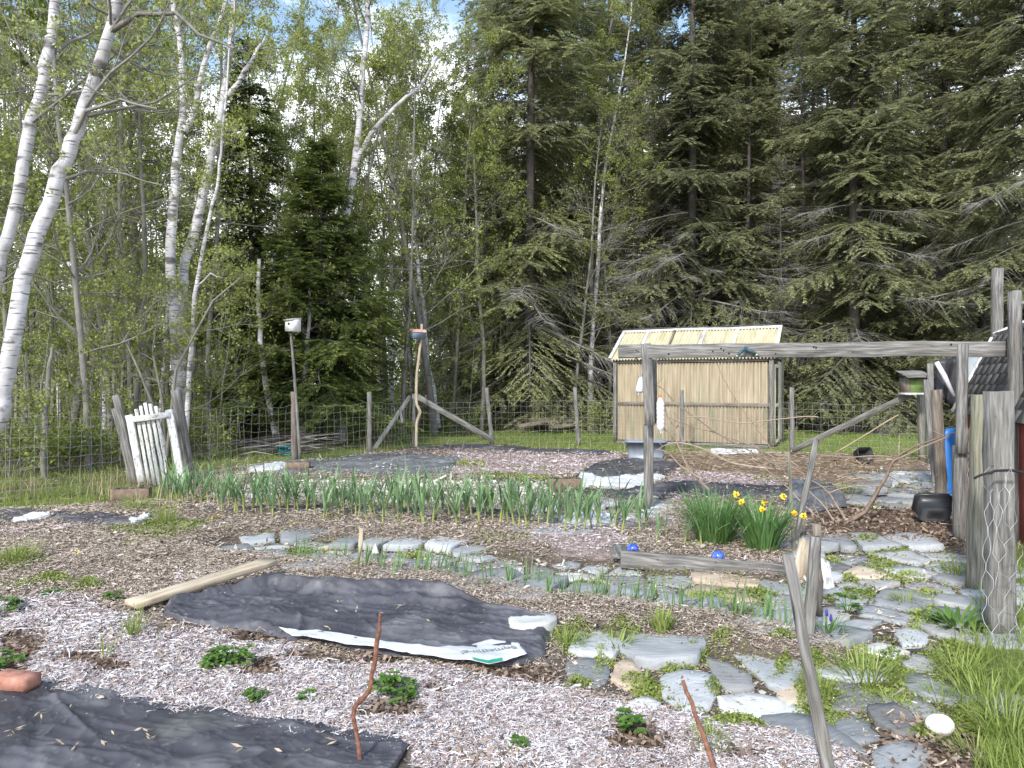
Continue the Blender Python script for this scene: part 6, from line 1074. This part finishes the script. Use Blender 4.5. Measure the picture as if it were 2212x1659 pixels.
for i, (p, n, ls, r, h, lab) in enumerate([((497, 1458), 40, .036, .14, .11, 'large strawberry plant below the loose board'), ((848, 1528), 36, .036, .13, .12, 'large strawberry plant right of the kinked rusty rod'), ((553, 1532), 10, .03, .06, .06, 'small strawberry plant above the black fabric edge'), ((665, 1535), 7, .026, .05, .05, 'tiny reddish strawberry plant in brown leaves'), ((246, 1318), 9, .035, .07, .06, 'low round-leaved plant left of the loose board'), ((1352, 1606), 14, .034, .08, .12, 'strawberry plant in a bare patch near the bottom mulch'), ((8, 1345), 22, .04, .13, .12, 'strawberry plant cut by the left edge below the mulch bed'), ((0, 1470), 16, .036, .10, .12, 'strawberry plant at the left edge above the brick'), ((120, 1305), 12, .035, .09, .04, 'flat light green weed left of the round-leaved plant'), ((440, 1478), 3, .034, .03, .02, 'single fallen green leaf below the large strawberry plant'), ((1118, 1655), 7, .03, .05, .04, 'small yellow-green weed at the bottom edge of white mulch'), ((1830, 1330), 12, .035, .08, .2, 'leggy green weed beside the squared grey stake')]):
    rosette('strawberry_plant' if 'straw' in lab else 'weed', lab, p, n, ls, r, h, m_herb, 'strawberry' if 'straw' in lab else 'weed', 400 + i)
for i, (p, n, h, w, r0, el, bd, m, lab) in enumerate([
 ((1335, 1408), 60, .17, .010, .05, (20, 80), (.5, 1.4), grass_m, 'spreading grass tuft behind the first slates'), ((1392, 1478), 34, .11, .010, .03, (25, 80), (.5, 1.3), grass_m, 'small grass tuft between tan and broad speckled slates'), ((1225, 1405), 120, .15, .005, .08, (40, 88), (.2, .9), grass_m, 'rounded fine-leaved tuft beside the flat stone'),
 ((1505, 1425), 90, .10, .004, .06, (30, 88), (.2, .9), grass_m, 'low dark tuft at the edge of the lower mulch strip'), ((1430, 1385), 70, .16, .012, .05, (60, 90), (.2, .8), grass_m, 'leafy upright weed in the lower mulch strip'), ((1530, 1630), 120, .10, .005, .08, (40, 90), (.1, .6), m_sedum, 'thyme mound with upright spikes beside the rusty rod'),
 ((1790, 1385), 40, .20, .011, .04, (35, 85), (.3, 1.2), m_daff, 'grape hyacinth leaves beside the squared grey stake'), ((1600, 1328), 50, .15, .009, .05, (40, 85), (.3, 1), grass_m, 'bright tuft of strappy leaves below the blue path slates'), ((286, 1400), 45, .22, .006, .03, (60, 90), (.2, .8), grass_m, 'thin grass tuft at the near end of the loose board'),
 ((228, 1440), 14, .18, .006, .02, (70, 90), (.1, .5), grass_m, 'sparse onion shoots in the white mulch on the left'), ((195, 1288), 50, .12, .008, .05, (40, 88), (.2, 1), grass_m, 'bright green grass tuft on the left mulch bed'), ((32, 1235), 110, .26, .006, .12, (45, 88), (.2, 1), grass_m, 'tall grass tuft at the left side of mulch bed'),
 ((355, 1150), 130, .30, .005, .09, (60, 90), (.1, .7), grass_m, 'tall fine grass tuft at the left end of garlic row'), ((1825, 1075), 200, .16, .008, .2, (40, 88), (.2, 1), grass_m, 'bright grass clump beyond the vine foot'), ((1870, 1470), 160, .26, .007, .12, (30, 85), (.4, 1.4), grass_m, 'arching yellow-green grass tuft in the right path'),
 ((1770, 1500), 90, .17, .005, .06, (40, 88), (.2, .8), grass_m, 'fine dark grass tuft behind the leaning stake'), ((2070, 1245), 110, .22, .006, .1, (45, 88), (.2, 1), grass_m, 'dark grass tuft at the foot of greenish post'), ((1955, 1305), 70, .13, .007, .07, (40, 85), (.3, 1), grass_m, 'low grass tuft in the joints of the right path'),
 ((2075, 1470), 130, .22, .006, .10, (30, 85), (.4, 1.3), grass_m, 'arching grass tuft left of the wire-wrapped post foot'), ((2130, 1530), 150, .24, .006, .12, (30, 85), (.4, 1.3), grass_m, 'thick grass tuft below the wire-wrapped post'), ((2030, 1520), 80, .15, .005, .09, (30, 85), (.4, 1.2), grass_m, 'short yellowish grass tuft above the streaked slate'), ((2180, 1600), 150, .22, .007, .12, (30, 85), (.4, 1.3), grass_m, 'grass tuft cut by the right picture edge'), ((2110, 1645), 90, .13, .006, .1, (30, 85), (.4, 1.2), grass_m, 'low grass tuft right of the white rock'), ((1925, 1520), 60, .11, .005, .06, (30, 85), (.4, 1.2), grass_m, 'sparse tuft between slates above the dark slate'),
 ((400, 1165), 80, .16, .007, .12, (40, 88), (.2, 1), grass_m, 'weedy tuft with dandelions near the garlic row'), ((290, 1115), 120, .24, .007, .2, (45, 88), (.2, 1), grass_m, 'grass growing round the hollow block by the gate'), ((40, 1285), 50, .10, .008, .09, (40, 85), (.3, 1), grass_m, 'low weed patch on the left mulch bed')]):
    clump('grass_tuft', lab, p, n, h, w, .2, m, 'grass tuft', 500 + i, bend=bd, r0=r0, el=el)
clump('leafy_plant', 'broad-leaved bright green plant at the right path edge', (2068, 1358), 70, .24, .035, .5, m_herb, 'leafy plant', 600, bend=(.5, 1.5), r0=.06, el=(25, 75))
# muscari and dandelions
m_mus = flat('violet_blue_petals', (.06, .05, .28)); g = gp(1792, 1380); t = thing('grape_hyacinth', 'two violet grape hyacinth spikes beside the squared grey stake', 'flower', (g[0], g[1], gzs(g[0], g[1])))
for dx, tp in ((-.02, (1786, 1322)), (.01, (1795, 1333))):
    e = W_(tp, g[1]); mb = MB(); tube(mb, [(g[0] + dx, g[1], .02), e], .0025, 5, c=.5); mb.build('stalk', m_daff, t); mb = MB()
    lathe(mb, [(0, -.03), (.008, -.025), (.010, -.01), (.008, .008), (.004, .018), (0, .022)], e, 9); mb.build('flower_spike', m_mus, t)
for i, (p, D_) in enumerate([((468, 1140), None), ((455, 1148), None), ((300, 1070), None), ((165, 1228), None), ((632, 1158), None), ((1120, 1034), None)]):
    g = gp(*p); z = gzs(g[0], g[1]); t = thing('dandelion', f'yellow dandelion flower, {ordw(i)} in the weeds from the garlic row outward', 'dandelion', (g[0], g[1], z)); mb = MB(); tube(mb, [(g[0], g[1], z), (g[0], g[1], z + .07)], .003, 5, c=.5); mb.build('stalk', m_daff, t)
    mb = MB(); c = np.array((g[0], g[1], z + .072)); 
    for k in range(18): a = k * .35; mb.add([c, c + (math.cos(a) * .022, math.sin(a) * .022, .006), c + (math.cos(a + .25) * .026, math.sin(a + .25) * .026, .008), c + (math.cos(a + .35) * .016, math.sin(a + .35) * .016, .01)], [(0, 1, 2, 3)])
    mb.build('petals', m_yel, t)
# bush by the left fence
def bush(lab, px, D_, n, rx, h, seed, m=leaf_dark):
    rg = rs(seed); x = (px - CX) / F * D_; t = thing('bush', lab, 'bush', (x, D_, 0)); st = MB(); tw = []
    for i in range(n):
        a = rg.uniform(0, 6.28); r = rx * rg.rand(); e = rg.uniform(.7, 1.4); grow(st, tw, np.array((x + math.cos(a) * r * .5, D_ + math.sin(a) * r * .5, 0)), np.array((math.cos(a) * math.cos(e), math.sin(a) * math.cos(e), math.sin(e))), h * rg.uniform(.6, 1.1), .012, 0, 1, rg, .1, 4, .9)
    Q, c = leaves_on(tw, 12, .055, rg, sprd=.08); mb = MB(); mb.quads(Q, c); st.build('stems', bark_grey, t, smooth=True); mb.build('leaves', m, t)
for i, a in enumerate([('bright leafy bush at the far left behind the wire fence', 25, 12.6, 16, .6, 1.1), ('bright leafy bush left of the pale snag', 75, 13.2, 14, .5, 1.0), ('leafy bush right of the pale snag', 150, 13.5, 16, .6, .9), ('leafy bush just left of the leaning gate posts', 215, 13.8, 12, .5, .8), ('small bush seen through the gate pickets', 330, 14.5, 10, .4, .7), ('bush right of the gate against the dark wood', 450, 15.5, 14, .5, .9), ('pale leaved shrub above the greenhouse ridge left part', 1530, 24.0, 14, .7, 2.3), ('low dark shrub left of the greenhouse', 1290, 23.5, 12, .8, 1.0), ('shrub behind the fence right of the greenhouse', 1800, 23.5, 14, .9, 1.1), ('shrub at the lawn edge near the green birdhouse', 1900, 23.5, 14, .9, 1.2), ('shrub under the boughs right of the blue birdhouse', 1010, 22.8, 12, .6, .9), ('shrub between the birdhouse poles', 830, 20.5, 12, .6, .8)]): bush(*a, 700 + i)
# loose dead leaves on the black fabric
def litter(name, lab, region, n, seed, size=.02, m=m_chip, zo=.045):
    rg = rs(seed); P = []; 
    for i in range(n):
        p = region(rg); g = gp(*p); P.append((g[0], g[1], gzs(g[0], g[1]) + zo))
    mb = MB(); P = np.array(P); sz = size * rg.uniform(.5, 1.4, n); Q = leafq(P, sz, rg, .24, flat=.7); Q2 = leafq(P + rg.normal(0, .003, P.shape), sz * .8, rg, .3, flat=.5); Q = np.concatenate([Q, Q2]); n = 2 * n; mb.quads(Q, rg.uniform(.5, 1, n)); tag(mb.build(name, m), lab, 'fallen leaves', kind='stuff')
litter('fallen_leaves', 'curled tan leaves scattered on the nearer black fabric', lambda r: (lambda x: (x, r.uniform(1500 + max(0, x - 100) * .19, 1680)))(r.uniform(10, 760)), 26, 1, .045, straw_m)
litter('fallen_leaves', 'curled tan leaves scattered on the farther black fabric', lambda r: (lambda x: (x, r.uniform(1325 + abs(x - 650) * .08, 1420)))(r.uniform(620, 1120)), 16, 2, .04, straw_m, .07)
litter('mulch_crumbs', 'white crumbs spilt along the edge of the nearer black fabric', lambda r: (lambda x: (x, (1488 + max(0, x - 90) * .195) + abs(r.normal(0, 14))))(r.uniform(60, 860)), 360, 3, .008, m_white, .04)
